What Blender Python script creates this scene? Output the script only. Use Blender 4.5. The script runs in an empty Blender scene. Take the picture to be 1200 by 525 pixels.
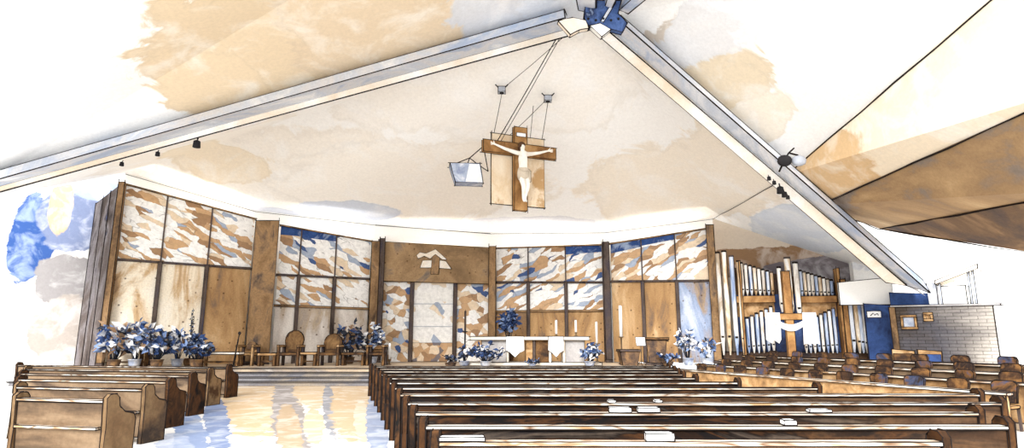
import bpy, math, random
from mathutils import Vector, Matrix
random.seed(7)
C = bpy.context.scene.collection
PI = math.pi
# ------------------------------------------------------------------ camera model
F = 700.0; TILT = math.atan(134.5/F); H = 1.75
ct, st = math.cos(TILT), math.sin(TILT)
def ZV(v, Y): return H + Y*math.tan(TILT + math.atan(-(v-262.5)/F))
def PX(u, Y, Z): return (u-600.0)/F*(Y*ct + (Z-H)*st)
def P(u, v, Y):
    z = ZV(v, Y); return Vector((PX(u, Y, z), Y, z))
def G(u, Y, Z=0.0): return Vector((PX(u, Y, Z), Y, Z))
def proj(p):
    d = p[1]*ct + (p[2]-H)*st; h = -p[1]*st + (p[2]-H)*ct
    return 600+F*p[0]/d, 262.5-F*h/d
# ------------------------------------------------------------------ materials
def lin(c):
    f = lambda x: x/12.92 if x <= .04045 else ((x+.055)/1.055)**2.4
    return tuple(f(x/255.0) for x in c[:3])+(1.0,)
class NT:
    def __init__(s, name):
        m = bpy.data.materials.new(name); m.use_nodes = True; s.m = m; s.t = m.node_tree
        s.b = s.t.nodes['Principled BSDF']
        s.tc = s.n('ShaderNodeTexCoord')
    def n(s, ty, **k):
        nd = s.t.nodes.new(ty)
        for a, v in k.items(): setattr(nd, a, v)
        return nd
    def l(s, a, b): s.t.links.new(a, b)
    def math(s, op, a, b=None, clamp=False):
        nd = s.n('ShaderNodeMath', operation=op, use_clamp=clamp)
        for i, x in enumerate((a, b)):
            if x is None: continue
            if isinstance(x, (int, float)): nd.inputs[i].default_value = x
            else: s.l(x, nd.inputs[i])
        return nd.outputs[0]
    def mix(s, f, a, b, mode='MIX'):
        nd = s.n('ShaderNodeMix', data_type='RGBA', blend_type=mode)
        for i, x in ((0, f), (6, a), (7, b)):
            if isinstance(x, (int, float)): nd.inputs[i].default_value = x
            elif isinstance(x, tuple): nd.inputs[i].default_value = x
            else: s.l(x, nd.inputs[i])
        return nd.outputs[2]
    def coords(s, scale=(1,1,1), rot=(0,0,0), rnd=False, loc=(0,0,0)):
        mp = s.n('ShaderNodeMapping'); mp.inputs['Scale'].default_value = scale
        mp.inputs['Rotation'].default_value = rot; mp.inputs['Location'].default_value = loc
        src = s.tc.outputs['Object']
        if rnd:
            oi = s.n('ShaderNodeObjectInfo'); va = s.n('ShaderNodeVectorMath', operation='MULTIPLY_ADD')
            va.inputs[1].default_value = (37, 19, 53)
            cx = s.n('ShaderNodeCombineXYZ')
            for i in range(3): s.l(oi.outputs['Random'], cx.inputs[i])
            s.l(cx.outputs[0], va.inputs[0]); s.l(src, va.inputs[2]); src = va.outputs[0]
        s.l(src, mp.inputs['Vector']); return mp.outputs[0]
    def noise(s, vec, scale=1, detail=5, rough=.6, dist=.5):
        nd = s.n('ShaderNodeTexNoise'); nd.inputs['Scale'].default_value = scale
        nd.inputs['Detail'].default_value = detail; nd.inputs['Roughness'].default_value = rough
        nd.inputs['Distortion'].default_value = dist
        s.l(vec, nd.inputs['Vector']); return nd.outputs['Fac']
    def ramp(s, fac, stops, interp='LINEAR'):
        nd = s.n('ShaderNodeValToRGB'); r = nd.color_ramp; r.interpolation = interp
        while len(r.elements) > 1: r.elements.remove(r.elements[-1])
        r.elements[0].position = stops[0][0]; r.elements[0].color = lin(stops[0][1])
        for p, c in stops[1:]:
            e = r.elements.new(p); e.color = lin(c)
        s.l(fac, nd.inputs[0]); return nd.outputs[0]
    def step(s, x, lo, hi):
        nd = s.n('ShaderNodeMapRange'); nd.clamp = True
        nd.inputs[1].default_value = lo; nd.inputs[2].default_value = hi
        s.l(x, nd.inputs[0]); return nd.outputs[0]
    def grain(s, col, amt=.10, scale=14):
        f = s.noise(s.coords(), scale, 3, .7, 0)
        f = s.step(f, .3, .7)
        g = s.ramp(f, [(0, (255-int(255*amt),)*3), (1, (255,255,255))])
        return s.mix(1.0, col, g, 'MULTIPLY')
    def done(s, col, rough=.75, spec=.15):
        s.l(col, s.b.inputs['Base Color']); s.b.inputs['Roughness'].default_value = rough
        s.b.inputs['Specular IOR Level'].default_value = spec; return s.m
def wash(name, stops, scale=(1,1,1), detail=5, dist=.6, rnd=True, grain=.10, rough=.75, spec=.15, gs=14):
    k = NT(name); f = k.noise(k.coords(scale, rnd=rnd), 1, detail, .6, dist)
    return k.done(k.grain(k.ramp(f, stops), grain, gs), rough, spec)
def plain(name, c, rough=.8, spec=.1):
    k = NT(name); f = k.noise(k.coords(), 3, 3, .6, .2)
    a = tuple(min(255, int(x*1.05)) for x in c); b = tuple(int(x*.93) for x in c)
    return k.done(k.ramp(f, [(.35, a), (.65, b)]), rough, spec)
def blobwash(name, base, blobs, noise_scale=.5, amp=.5, rough=.85, mottled=None):
    """plain coat with irregular colour patches: blobs = (centre, radii, colour[, strength])"""
    k = NT(name)
    col = None
    if mottled: col = k.ramp(k.noise(k.coords(mottled[0]), 1, 5, .6, .8), mottled[1])
    else:
        rgb = k.n('ShaderNodeRGB'); rgb.outputs[0].default_value = lin(base); col = rgb.outputs[0]
    nz = k.noise(k.coords(), noise_scale, 7, .62, .8)
    nz = k.math('MULTIPLY', k.math('SUBTRACT', nz, .5), amp*2.4)
    for i, bl in enumerate(blobs):
        c, r, cc = bl[:3]; stg = bl[3] if len(bl) > 3 else 1.0
        vs = k.n('ShaderNodeVectorMath', operation='SUBTRACT'); k.l(k.tc.outputs['Object'], vs.inputs[0]); vs.inputs[1].default_value = c
        src = vs.outputs[0]
        if len(bl) > 4:
            vr = k.n('ShaderNodeVectorRotate', rotation_type='Z_AXIS'); vr.inputs['Angle'].default_value = bl[4]; k.l(src, vr.inputs['Vector']); src = vr.outputs[0]
        vd = k.n('ShaderNodeVectorMath', operation='DIVIDE'); k.l(src, vd.inputs[0]); vd.inputs[1].default_value = r
        ln = k.n('ShaderNodeVectorMath', operation='LENGTH'); k.l(vd.outputs[0], ln.inputs[0])
        d = k.math('ADD', ln.outputs['Value'], nz)
        f = k.math('MULTIPLY', k.step(d, 1.04, .97), stg)
        ring = k.math('SUBTRACT', 1.0, k.math('ABSOLUTE', k.math('MULTIPLY', k.math('SUBTRACT', d, .96), 14)), clamp=True)
        inner = k.noise(k.coords(loc=(i*3.1, 1, 2)), noise_scale*1.3, 5, .6, .6)
        c2 = tuple(min(255, int(x*1.0+ (255-x)*.45)) for x in cc); c3 = tuple(int(x*.9) for x in cc)
        pc = k.ramp(inner, [(.36, c2), (.52, cc), (.66, cc)])
        pc = k.mix(k.math('MULTIPLY', ring, .3), pc, lin(c3))
        col = k.mix(f, col, pc)
    return k.done(k.grain(col, .05, 9), rough, .1)
def leaded(name, ang, cols, stretch=(.75, 1, 2.4), edge=.5, seed=0):
    """leaded art glass: stretched irregular pieces in a few flat colours"""
    k = NT(name)
    base = k.coords((1,1,1), loc=(seed, 0, seed*.3))
    nz = k.n('ShaderNodeTexNoise'); nz.inputs['Scale'].default_value = 1.6; nz.inputs['Detail'].default_value = 4
    k.l(base, nz.inputs['Vector'])
    va = k.n('ShaderNodeVectorMath', operation='MULTIPLY_ADD'); va.inputs[1].default_value = (.55, 0, .4)
    k.l(nz.outputs['Color'], va.inputs[0]); k.l(base, va.inputs[2])
    mp = k.n('ShaderNodeMapping', vector_type='TEXTURE'); mp.inputs['Rotation'].default_value = (0, ang, 0)
    mp.inputs['Scale'].default_value = (stretch[2]*.31, 10, stretch[0]*.29)
    k.l(va.outputs[0], mp.inputs['Vector'])
    vo = k.n('ShaderNodeTexVoronoi'); vo.inputs['Scale'].default_value = 1.0; k.l(mp.outputs[0], vo.inputs['Vector'])
    sx = k.n('ShaderNodeSeparateColor'); k.l(vo.outputs['Color'], sx.inputs[0])
    col = k.ramp(sx.outputs[0], cols, 'CONSTANT')
    ve = k.n('ShaderNodeTexVoronoi', feature='DISTANCE_TO_EDGE'); ve.inputs['Scale'].default_value = 1.0; k.l(mp.outputs[0], ve.inputs['Vector'])
    br = k.step(k.noise(base, 1.7, 3, .6, 0), .46, .56)
    e = k.math('MULTIPLY', k.step(ve.outputs[0], .035, .012), k.math('MULTIPLY', br, edge))
    col = k.mix(e, col, lin((70,55,45)))
    return k.done(k.grain(col, .14, 5), .45, .3)

INK = plain('ink_black', (38, 32, 30), .8, .05)
WHITE = wash('white_plaster', [(.3, (252,251,247)), (.7, (247,244,238))], (.3,.3,.3), grain=.03)
CLOTH = plain('white_linen', (252, 251, 249))
CREAM = wash('cream_cap_highlight', [(.36, (252,246,234)), (.44, (150,116,82)), (.5, (246,236,220)), (.56, (120,88,60)), (.61,(250,243,230)), (.68, (176,140,100))], (.55,3,3), grain=.06, detail=3)  # on the pew tops its pale tone paints a highlight line
PEW_DARK = wash('pew_dark_wood', [(.34, (14,11,11)), (.42, (42,25,14)), (.47, (15,13,15)), (.53, (78,49,26)), (.57, (26,18,14)), (.63, (88,76,66)), (.7, (18,17,22))], (.38,2.2,2.2), dist=1.2, grain=.18)
def fademat():  # dark wood turning tan towards the right end of the row
    k = NT('pew_fade_wood'); v = k.coords((.38,2.2,2.2), rnd=True); f = k.noise(v, 1, 5, .6, 1.2)
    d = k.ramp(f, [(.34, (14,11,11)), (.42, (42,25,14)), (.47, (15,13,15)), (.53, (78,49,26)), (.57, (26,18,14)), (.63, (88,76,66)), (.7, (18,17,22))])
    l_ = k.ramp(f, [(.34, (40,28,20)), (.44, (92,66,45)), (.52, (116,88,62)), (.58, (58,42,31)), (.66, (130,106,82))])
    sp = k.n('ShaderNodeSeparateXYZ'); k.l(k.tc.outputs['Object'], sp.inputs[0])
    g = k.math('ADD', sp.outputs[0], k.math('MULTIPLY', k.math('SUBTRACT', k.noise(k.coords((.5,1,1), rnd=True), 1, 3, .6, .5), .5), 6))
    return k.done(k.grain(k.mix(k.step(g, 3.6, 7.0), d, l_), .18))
PEW_FADE = fademat()
PEW_END = wash('pew_end_wood', [(.33, (20,14,12)), (.45, (80,50,25)), (.53, (50,32,18)), (.6,(92,60,32)), (.68, (24,20,18))], (1.6,1.6,1.1), dist=1.0, grain=.18)
PEW_PALE = wash('pew_pale_wood', [(.34, (66,54,44)), (.45, (116,94,72)), (.55, (140,117,92)), (.66, (78,64,54))], (.35,1.3,1.3), grain=.12)
PEW_PALE_END = wash('pew_pale_end', [(.34, (58,48,41)), (.46, (110,84,58)), (.56, (130,104,74)), (.66, (70,48,30))], (1.0,1.0,.7), grain=.14)
PEW_NEAR = wash('pew_near_wood', [(.34, (110,78,54)), (.45, (150,116,82)), (.55, (176,146,116)), (.66, (100,74,58))], (.35,1.6,1.6), dist=1.0, grain=.12)
POST = wash('post_brown', [(.33, (80,64,52)), (.45, (140,110,78)), (.55, (168,134,96)), (.68, (92,80,74))], (1.2,1.2,.55), grain=.16)
DARKPOST = wash('mullion_dark', [(.35, (62,52,48)), (.5, (98,84,76)), (.65, (72,66,76))], (2,2,.6), grain=.15)
def panelmat(name, a, b, c, d, sc=(.8,1,.28), dots=True, pos=(.32,.44,.56,.68)):
    k = NT(name); f = k.noise(k.coords(sc, rnd=True), 1, 5, .6, .9)
    col = k.ramp(f, list(zip(pos, (a, b, c, d))))
    if dots:
        vo = k.n('ShaderNodeTexVoronoi'); vo.inputs['Scale'].default_value = 3.2; vo.inputs['Randomness'].default_value = .55
        k.l(k.coords((1,.01,1)), vo.inputs['Vector'])
        col = k.mix(k.math('MULTIPLY', k.step(vo.outputs['Distance'], .17, .1), .8), col, lin((96,70,48)))
    return k.done(k.grain(col, .12), .8, .1)
PANEL_PALE = panelmat('perforated_panel_pale', (252,244,230), (244,230,206), (206,172,130), (140,112,90), pos=(.36,.53,.62,.72))
PANEL_TAN = panelmat('perforated_panel_tan', (222,190,150), (196,158,112), (172,134,92), (116,100,90))
PANEL_GREY = panelmat('perforated_panel_grey', (246,238,228), (222,212,202), (196,176,152), (160,152,150), pos=(.36,.5,.6,.72))
PANEL_BLUE = panelmat('perforated_panel_blue', (208,216,232), (156,172,202), (176,152,124), (92,100,124))
HEADER = panelmat('header_wood', (120,98,74), (150,122,90), (172,142,106), (122,112,104), sc=(.5,1,.5))
W, T, B_, L_ = (253,251,247), (204,164,120), (168,130,92), (234,212,182)
GB, NV = (168,180,200), (58,86,140)
GLASS_A = leaded('leaded_glass_tan', math.radians(28), [(0,W),(.42,T),(.6,L_),(.72,W),(.84,B_),(.93,GB)], seed=1)
GLASS_B = leaded('leaded_glass_mixed', math.radians(28), [(0,W),(.4,T),(.54,GB),(.64,L_),(.74,W),(.86,B_),(.95,NV)], seed=4)
GLASS_C = leaded('leaded_glass_blue', math.radians(-30), [(0,W),(.34,T),(.5,NV),(.58,L_),(.68,GB),(.78,W),(.9,B_)], seed=8)
GLASS_D = leaded('leaded_glass_amber', math.radians(-30), [(0,W),(.3,T),(.52,L_),(.64,B_),(.76,NV),(.8,W),(.93,GB)], seed=13)
GLASS_E = leaded('leaded_glass_abstract', math.radians(10), [(0,W),(.38,L_),(.58,T),(.74,B_),(.86,GB),(.95,NV)], (1.1,1,1.4), seed=17)
GLASS_DOOR = leaded('pale_door_glass', math.radians(5), [(0,W),(.55,(252,250,245)),(.8,(240,222,196)),(.95,GB)], (1.6,1,1.6), edge=.1, seed=21)
GLASS_DK = leaded('dark_door_base', math.radians(-20), [(0,T),(.35,B_),(.6,L_),(.75,(120,110,112)),(.9,W)], (1.2,1,1.2), edge=.2, seed=23)
SKY_STRIP = wash('blue_strip_glass', [(.35, (60,92,150)), (.5, (44,70,126)), (.62, (150,166,192))], (1.2,1,1.2), grain=.1)
BEAM_BLUE = wash('beam_slate', [(.34, (246,247,250)), (.44, (206,214,228)), (.53, (220,220,224)), (.64, (178,192,216))], (.35,.35,.35), dist=1, rnd=False, grain=.08)
BEAM_TAN = wash('beam_buff', [(.36, (252,250,246)), (.48, (247,236,220)), (.62, (238,220,196))], (.35,.35,.35), rnd=False, grain=.06)
HUBMAT = wash('hub_blue', [(.34, (50,72,118)), (.48, (86,112,166)), (.6, (44,54,86)), (.68, (150,166,196))], (1.1,1.1,1.1), grain=.12)
NAVY = wash('navy_paint', [(.34, (36,56,100)), (.5, (58,84,138)), (.64, (40,52,86))], (.8,.8,.6), grain=.12)
LEAF_N = plain('leaf_navy', (56, 76, 118)); LEAF_S = plain('leaf_slate', (120, 140, 178)); LEAF_D = plain('leaf_dark', (48, 52, 62))
LEAF_P = plain('petal_white', (246, 246, 248)); LEAF_B = plain('leaf_brown', (150, 122, 96))
POTB = wash('pot_brown', [(.35, (150,116,80)), (.5, (108,86,68)), (.65, (74,62,58))], (3,3,3)); POTG = wash('pot_grey_blue', [(.35, (226,228,234)), (.5, (176,186,206)), (.65, (140,150,180))], (2,2,2))
CHAIRB = wash('chair_brown', [(.34, (150,112,70)), (.48, (110,80,52)), (.6, (72,54,42)), (.68, (54,44,40))], (2.4,2.4,2.4), grain=.15)
CHAIRD = wash('choir_chair_back', [(.36, (150,108,64)), (.43, (84,60,42)), (.5, (44,36,34)), (.56, (120,84,50)), (.62, (70,80,108)), (.68, (54,44,40))], (1.2,1.2,1.2), grain=.15)
PADM = wash('chair_pad', [(.36, (150,116,76)), (.5, (120,90,58)), (.64, (84,66,50))], (2,2,2))
CHAIRT = wash('chair_tan', [(.34, (212,176,132)), (.5, (180,140,94)), (.64, (132,100,68))], (2.4,2.4,2.4))
STONE = wash('step_grey', [(.35, (150,148,150)), (.5, (128,126,130)), (.6, (168,156,140)), (.68, (110,112,120))], (.35,1,1), rnd=False, grain=.12)
PLAT = wash('platform_top', [(.35, (232,214,190)), (.5, (206,184,156)), (.62, (168,156,146)), (.7, (240,230,216))], (.5,.9,1), rnd=False)
CREAMSTONE = wash('cream_stone', [(.35, (252,249,243)), (.6, (238,226,208))], (.8,.8,.8)); GREYSTONE = wash('grey_stone', [(.35, (206,202,198)), (.6, (170,166,166))], (.8,.8,.8))
CROSSB = wash('cross_wood', [(.34, (196,156,106)), (.48, (170,126,78)), (.6, (140,100,60)), (.68, (112,78,48))], (1.2,1.2,.8), grain=.1)
BOARD = wash('backing_board', [(.36, (238,222,198)), (.46, (222,196,160)), (.54, (232,212,184)), (.62, (190,152,106))], (.7,1,.5), grain=.05)
LOIN = plain('loincloth_cream', (206,192,172)); SKIN = plain('carved_ivory', (246, 238, 226)); HAIRM = plain('carved_hair', (84, 60, 42))
def pipemat(name, a, b, c):
    k = NT(name); f = k.noise(k.coords((2.5,2.5,.5), rnd=True), 1, 4, .6, .8)
    col = k.ramp(f, [(.36, (250,248,244)), (.46, a), (.56, b), (.66, c)])
    return k.done(k.grain(col, .08), .35, .4)
PIPE_A = pipemat('pipe_pale', (244,240,232), (214,206,196), (168,148,124)); PIPE_B = pipemat('pipe_blue_grey', (206,214,228), (160,178,208), (104,126,170)); PIPE_C = pipemat('pipe_warm', (232,214,188), (192,160,120), (140,106,72))
SHADOWWOOD = wash('organ_back', [(.35, (110,82,58)), (.5, (84,64,50)), (.65, (58,50,52))], (.8,.8,.8), grain=.15); BLUEBACK = wash('organ_back_blue', [(.35, (76,98,146)), (.5, (58,76,120)), (.65, (44,50,76))], (.9,.9,.9), grain=.15)
def brickmat():
    k = NT('grey_brick'); f = k.noise(k.coords((.3,.3,.5)), 1, 5, .6, .8)
    sp = k.n('ShaderNodeSeparateXYZ'); k.l(k.tc.outputs['Object'], sp.inputs[0])
    g = k.math('ADD', k.math('MULTIPLY', sp.outputs[0], .2), k.math('MULTIPLY', k.math('SUBTRACT', f, .5), 1.3))
    col = k.ramp(g, [(.0, (92,82,74)), (.2, (104,102,108)), (.4, (138,132,128)), (.6, (196,188,178)), (.8, (226,220,212))])
    bt = k.n('ShaderNodeTexBrick'); bt.inputs['Scale'].default_value = 1.0; bt.inputs['Brick Width'].default_value = .5; bt.inputs['Row Height'].default_value = .13
    bt.inputs['Mortar Size'].default_value = .012; bt.inputs['Color1'].default_value = (1,1,1,1); bt.inputs['Color2'].default_value = (.8,.8,.8,1); bt.inputs['Mortar'].default_value = (.3,.28,.27,1)
    mp = k.n('ShaderNodeMapping'); mp.inputs['Rotation'].default_value = (PI/2, 0, 0); k.l(k.tc.outputs['Object'], mp.inputs[0]); k.l(mp.outputs[0], bt.inputs['Vector'])
    return k.done(k.grain(k.mix(.8, col, bt.outputs[0], 'MULTIPLY'), .12), .9, .1)
BRICK = brickmat()
FINMAT = wash('fin_grey_wood', [(.33, (58,50,48)), (.44, (100,90,86)), (.52, (134,128,130)), (.58, (78,72,74)), (.66, (72,86,126))], (.9,.9,.25), grain=.14)
GREY = plain('light_grey', (176, 180, 190)); BLACK = plain('black_metal', (44, 42, 44)); SILVER = plain('brass_dark', (110, 92, 70))

# ------------------------------------------------------------------ mesh builder
class MB:
    def __init__(s, ink=0.0, over=.02):
        s.v = []; s.f = []; s.fm = []; s.ink = ink; s.over = over; s.segs = []; s.sm = []; s.mi = 0
    def add(s, vs, fs, smooth=False, inkedges=None):
        o = len(s.v); s.v += [Vector(p) for p in vs]
        for f in fs:
            s.f.append([o+i for i in f]); s.fm.append(s.mi); s.sm.append(smooth)
        if s.ink and inkedges is not False:
            es = inkedges
            if es is None:
                es = set()
                for f in fs:
                    for a, b in zip(f, f[1:]+f[:1]): es.add((min(a, b), max(a, b)))
            for a, b in es: s.segs.append((Vector(vs[a]), Vector(vs[b])))
    def box(s, x0, x1, y0, y1, z0, z1, ink=None):
        vs = [(x, y, z) for z in (z0, z1) for x, y in ((x0,y0),(x1,y0),(x1,y1),(x0,y1))]
        s.hexa(vs, ink)
    def hexa(s, vs, ink=None):
        s.add(vs, [[3,2,1,0],[4,5,6,7],[0,1,5,4],[1,2,6,5],[2,3,7,6],[3,0,4,7]], inkedges=ink)
    def quadp(s, x0, x1, zb0, zb1, zt0, zt1, y0, y1, ink=None):
        s.hexa([(x0,y0,zb0),(x1,y0,zb1),(x1,y1,zb1),(x0,y1,zb0),(x0,y0,zt0),(x1,y0,zt1),(x1,y1,zt1),(x0,y1,zt0)], ink)
    def prism(s, poly, d, ink=True):
        """poly: 3D points of one face (any plane), d: extrusion vector"""
        n = len(poly); d = Vector(d); vs = [Vector(p) for p in poly]+[Vector(p)+d for p in poly]
        fs = [list(range(n))[::-1], list(range(n, 2*n))]+[[i, (i+1)%n, n+(i+1)%n, n+i] for i in range(n)]
        es = None
        if ink == 'rim': es = [(i, (i+1)%n) for i in range(n)]+[(n+i, n+(i+1)%n) for i in range(n)]
        if ink is False: es = False
        s.add(vs, fs, inkedges=es)
    def tube(s, pts, r, n=6, smooth=True, cap=True):
        pts = [Vector(p) for p in pts]; rs = r if isinstance(r, (list, tuple)) else [r]*len(pts)
        vs = []; fs = []
        for i, p in enumerate(pts):
            t = (pts[min(i+1, len(pts)-1)]-pts[max(i-1, 0)]).normalized()
            a = t.cross(Vector((0,0,1)) if abs(t.z) < .9 else Vector((1,0,0))).normalized(); b = t.cross(a)
            for k in range(n):
                th = 2*PI*k/n; vs.append(p+(a*math.cos(th)+b*math.sin(th))*rs[i])
        for i in range(len(pts)-1):
            for k in range(n): fs.append([i*n+k, i*n+(k+1)%n, (i+1)*n+(k+1)%n, (i+1)*n+k])
        if cap: fs += [list(range(n))[::-1], [(len(pts)-1)*n+k for k in range(n)]]
        s.add(vs, fs, smooth, False)
    def lathe(s, c, prof, n=14, smooth=True):
        c = Vector(c); vs = []; fs = []
        for r, z in prof:
            for k in range(n): vs.append(c+Vector((r*math.cos(2*PI*k/n), r*math.sin(2*PI*k/n), z)))
        for i in range(len(prof)-1):
            for k in range(n): fs.append([i*n+k, i*n+(k+1)%n, (i+1)*n+(k+1)%n, (i+1)*n+k])
        fs += [list(range(n))[::-1], [(len(prof)-1)*n+k for k in range(n)]]
        s.add(vs, fs, smooth, False)
    def ball(s, c, r, n=8, m=6, sq=(1,1,1)):
        prof = [(max(.001, math.sin(PI*i/m))*r, -math.cos(PI*i/m)*r) for i in range(m+1)]
        o = len(s.v); s.lathe((0,0,0), prof, n)
        for i in range(o, len(s.v)):
            p = s.v[i]; s.v[i] = Vector((p.x*sq[0], p.y*sq[1], p.z*sq[2]))+Vector(c)
    def leaf(s, p, d, ln, wd, up=None):
        p = Vector(p); d = Vector(d).normalized(); up = up or Vector((random.uniform(-1,1), random.uniform(-1,1), random.uniform(-.3,1)))
        a = d.cross(up)
        if a.length < 1e-3: a = d.cross(Vector((1,0,0)))
        a.normalize(); nn = a.cross(d)
        s.add([p, p+d*ln*.45+a*wd*.5+nn*wd*.12, p+d*ln-nn*wd*.15, p+d*ln*.45-a*wd*.5+nn*wd*.12, p+d*ln*.5-nn*wd*.12], [[0,1,4],[1,2,4],[2,3,4],[3,0,4]], False, False)
    def line(s, a, b, r=None): s.segs.append((Vector(a), Vector(b))) if r is None else s.tube([a, b], r, 4)
    def build(s, name, mat, parent=None, loc=(0,0,0), rot=None, smoothall=None):
        mats = mat if isinstance(mat, (list, tuple)) else [mat]
        me = bpy.data.meshes.new(name)
        if s.ink and s.segs:
            s.mi = len(mats); ink, s.ink = s.ink, 0
            for a, b in s.segs:
                L = (b-a).length
                if L < ink*2: continue
                d = (b-a)/L; ex = min(L*s.over, ink*5)*random.uniform(.0, 1.2)
                j = lambda: Vector((random.uniform(-1,1), random.uniform(-1,1), random.uniform(-1,1)))*ink*.25
                r = ink*random.uniform(.55, 1.05)
                mid = (a+b)/2+j()*1.2
                s.tube([a-d*ex+j(), mid, b+d*ex+j()], [r, r*random.uniform(.5, 1), r], 4, True)
            mats = list(mats)+[INK]
        me.from_pydata([tuple(p) for p in s.v], [], s.f)
        for m in mats: me.materials.append(m)
        me.polygons.foreach_set('material_index', s.fm)
        me.polygons.foreach_set('use_smooth', s.sm if smoothall is None else [smoothall]*len(s.sm))
        me.update()
        o = bpy.data.objects.new(name, me); C.objects.link(o); o.location = loc
        if rot: o.rotation_euler = rot
        if parent: o.parent = parent
        return o
def tag(o, label=None, cat=None, group=None, kind=None):
    if label: o['label'] = label
    if cat: o['category'] = cat
    if group: o['group'] = group
    if kind: o['kind'] = kind
    return o
def thing(name, label, cat, loc=(0,0,0), rz=0, group=None):
    o = bpy.data.objects.new(name, None); C.objects.link(o); o.location = loc; o.rotation_euler = (0,0,rz)
    o.empty_display_size = .2
    return tag(o, label, cat, group)
def copytree(o, parent=None):
    c = o.copy(); C.objects.link(c); c.parent = parent
    for ch in list(o.children): copytree(ch, c)
    return c
def struct(name, mb, mat, label=None, cat=None):
    o = mb.build(name, mat); return tag(o, label, cat, None, 'structure')

# ------------------------------------------------------------------ camera, world, light
cam = bpy.data.cameras.new('camera'); co = bpy.data.objects.new('camera', cam); C.objects.link(co)
co.location = (0,0,H); co.rotation_euler = (PI/2+TILT, 0, 0); cam.sensor_width = 36; cam.lens = F/1200*36; cam.clip_end = 300
sc = bpy.context.scene; sc.camera = co
w = bpy.data.worlds.new('daylight'); sc.world = w; w.use_nodes = True
bg = w.node_tree.nodes['Background']; bg.inputs[0].default_value = (.97, .985, 1.0, 1); bg.inputs[1].default_value = 1.15
sun = bpy.data.lights.new('sun', 'SUN'); sun.energy = 2.5; sun.angle = math.radians(25); sun.color = (1, .99, .98)
so = bpy.data.objects.new('sun', sun); C.objects.link(so); so.location = (0,-10,20)
so.rotation_euler = (math.radians(62), 0, math.radians(-14))
vs_ = sc.view_settings; sc.display_settings.display_device = 'sRGB'
vs_.view_transform = 'Standard'; vs_.look = 'None'; vs_.gamma = 1; vs_.use_curve_mapping = False; vs_.exposure = 1.0
sc.cycles.use_denoising = True; sc.cycles.max_bounces = 8; sc.cycles.diffuse_bounces = 6

# ------------------------------------------------------------------ setting: floor, platform, walls
ZP = .6
def fb(u, v0, v1, wpx, col, stg=1.0):
    # a screen reflection painted on the floor between two rows of the photo, long in the viewing direction
    Y0 = G2(v1); Y1 = G2(v0); Y = (Y0+Y1)/2; a = math.atan((u-600)/F/ct)
    c = G(u, Y); return ((c.x, c.y, 0), (wpx*Y/F, (Y1-Y0)/2*1.1, 3), col, stg, a)
def G2(v): return H/math.tan(-(TILT+math.atan(-(v-262.5)/F)))
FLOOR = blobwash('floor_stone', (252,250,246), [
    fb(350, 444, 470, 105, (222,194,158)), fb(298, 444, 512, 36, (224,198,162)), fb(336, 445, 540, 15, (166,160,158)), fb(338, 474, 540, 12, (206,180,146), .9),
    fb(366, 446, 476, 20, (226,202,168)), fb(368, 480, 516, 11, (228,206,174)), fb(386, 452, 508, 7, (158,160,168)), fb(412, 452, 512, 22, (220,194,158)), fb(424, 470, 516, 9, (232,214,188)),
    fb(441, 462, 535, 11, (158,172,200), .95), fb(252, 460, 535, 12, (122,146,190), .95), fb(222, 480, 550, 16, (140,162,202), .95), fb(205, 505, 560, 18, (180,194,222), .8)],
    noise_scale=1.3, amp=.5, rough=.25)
mb = MB(); mb.box(-30, 34, -6, 36, -.1, 0); struct('floor', mb, FLOOR, 'pale polished stone floor with painted tan and blue reflection streaks', 'floor')
YS = 23.3
for k in range(4):
    mb = MB(.02); mb.box(-19, 6.2, YS+.36*k, 36 if k == 3 else YS+.36*(k+1)+.02, 0 if k == 0 else .15*k, .15*(k+1))
    mb.box(-19.02, 6.22, YS+.36*k-.03, YS+.36*k+.05, .15*(k+1)-.03, .15*(k+1)+.004)
    struct('platform_step', mb, STONE if k < 3 else PLAT, ['lowest grey step up to the altar platform', 'second grey step up to the altar platform', 'third grey step up to the altar platform', 'altar platform with tan top above the grey steps'][k], 'step')
# ceiling -----------------------------------------------------------
HUB = P(700, 24, 21)
LR = P(-60, 240, 21.5)
RE = P(1085, 347, 24)
def along(a, b, u):     # point of segment ab that projects to pixel column u
    lo, hi = 0.0, 1.0
    for _ in range(40):
        m = (lo+hi)/2
        if (proj(a.lerp(b, m))[0] < u) == (proj(a)[0] < proj(b)[0]): lo = m
        else: hi = m
    return a.lerp(b, lo)
WT = [(147,203,27.0),(300,247,28.9), (440,263,31.2), (575,273,31.7), (708,272,31.2), (835,256,29.8)]
WTP = [P(*q) for q in WT]
r1 = along(HUB, RE, 920); w6 = P(1045, 326, 27.5)
CEIL_A = blobwash('ceiling_plaster', (252,251,249), [
    (P(330,215,27), (7.5,6,2.2), (249,243,234)), (P(800,215,26), (4.6,6,2.0), (247,238,224)), (P(560,95,23), (7,5,1.8), (251,247,241)),
    (P(480,215,29), (7,4,1.8), (249,243,234)), (P(255,190,26), (2.2,2.5,.8), (243,230,208)), (P(300,246,28), (3,3,.3), (212,216,226)),
    (P(410,248,30), (2.8,3,.35), (212,218,230)), (P(620,262,31), (3.5,3,.3), (226,226,230)), (P(862,288,28), (1.8,3,.7), (214,194,168)), (P(940,270,26.5), (3,3,1.1), (222,230,242))],
    noise_scale=.42, amp=.42)
A_pts = [HUB, LR]+WTP+[r1, w6, RE]
n = len(WTP)
fs = [[0, i, i+1] for i in range(1, 1+n)]+[[0, 1+n, 2+n], [2+n, 1+n, 3+n], [2+n, 3+n, 4+n]]
mb = MB(); mb.add(A_pts, fs)
mb.sm = [True]*len(mb.sm); struct('ceiling', mb, CEIL_A, 'broad cream ceiling panel sloping down behind the crucifix', 'ceiling')
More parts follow.
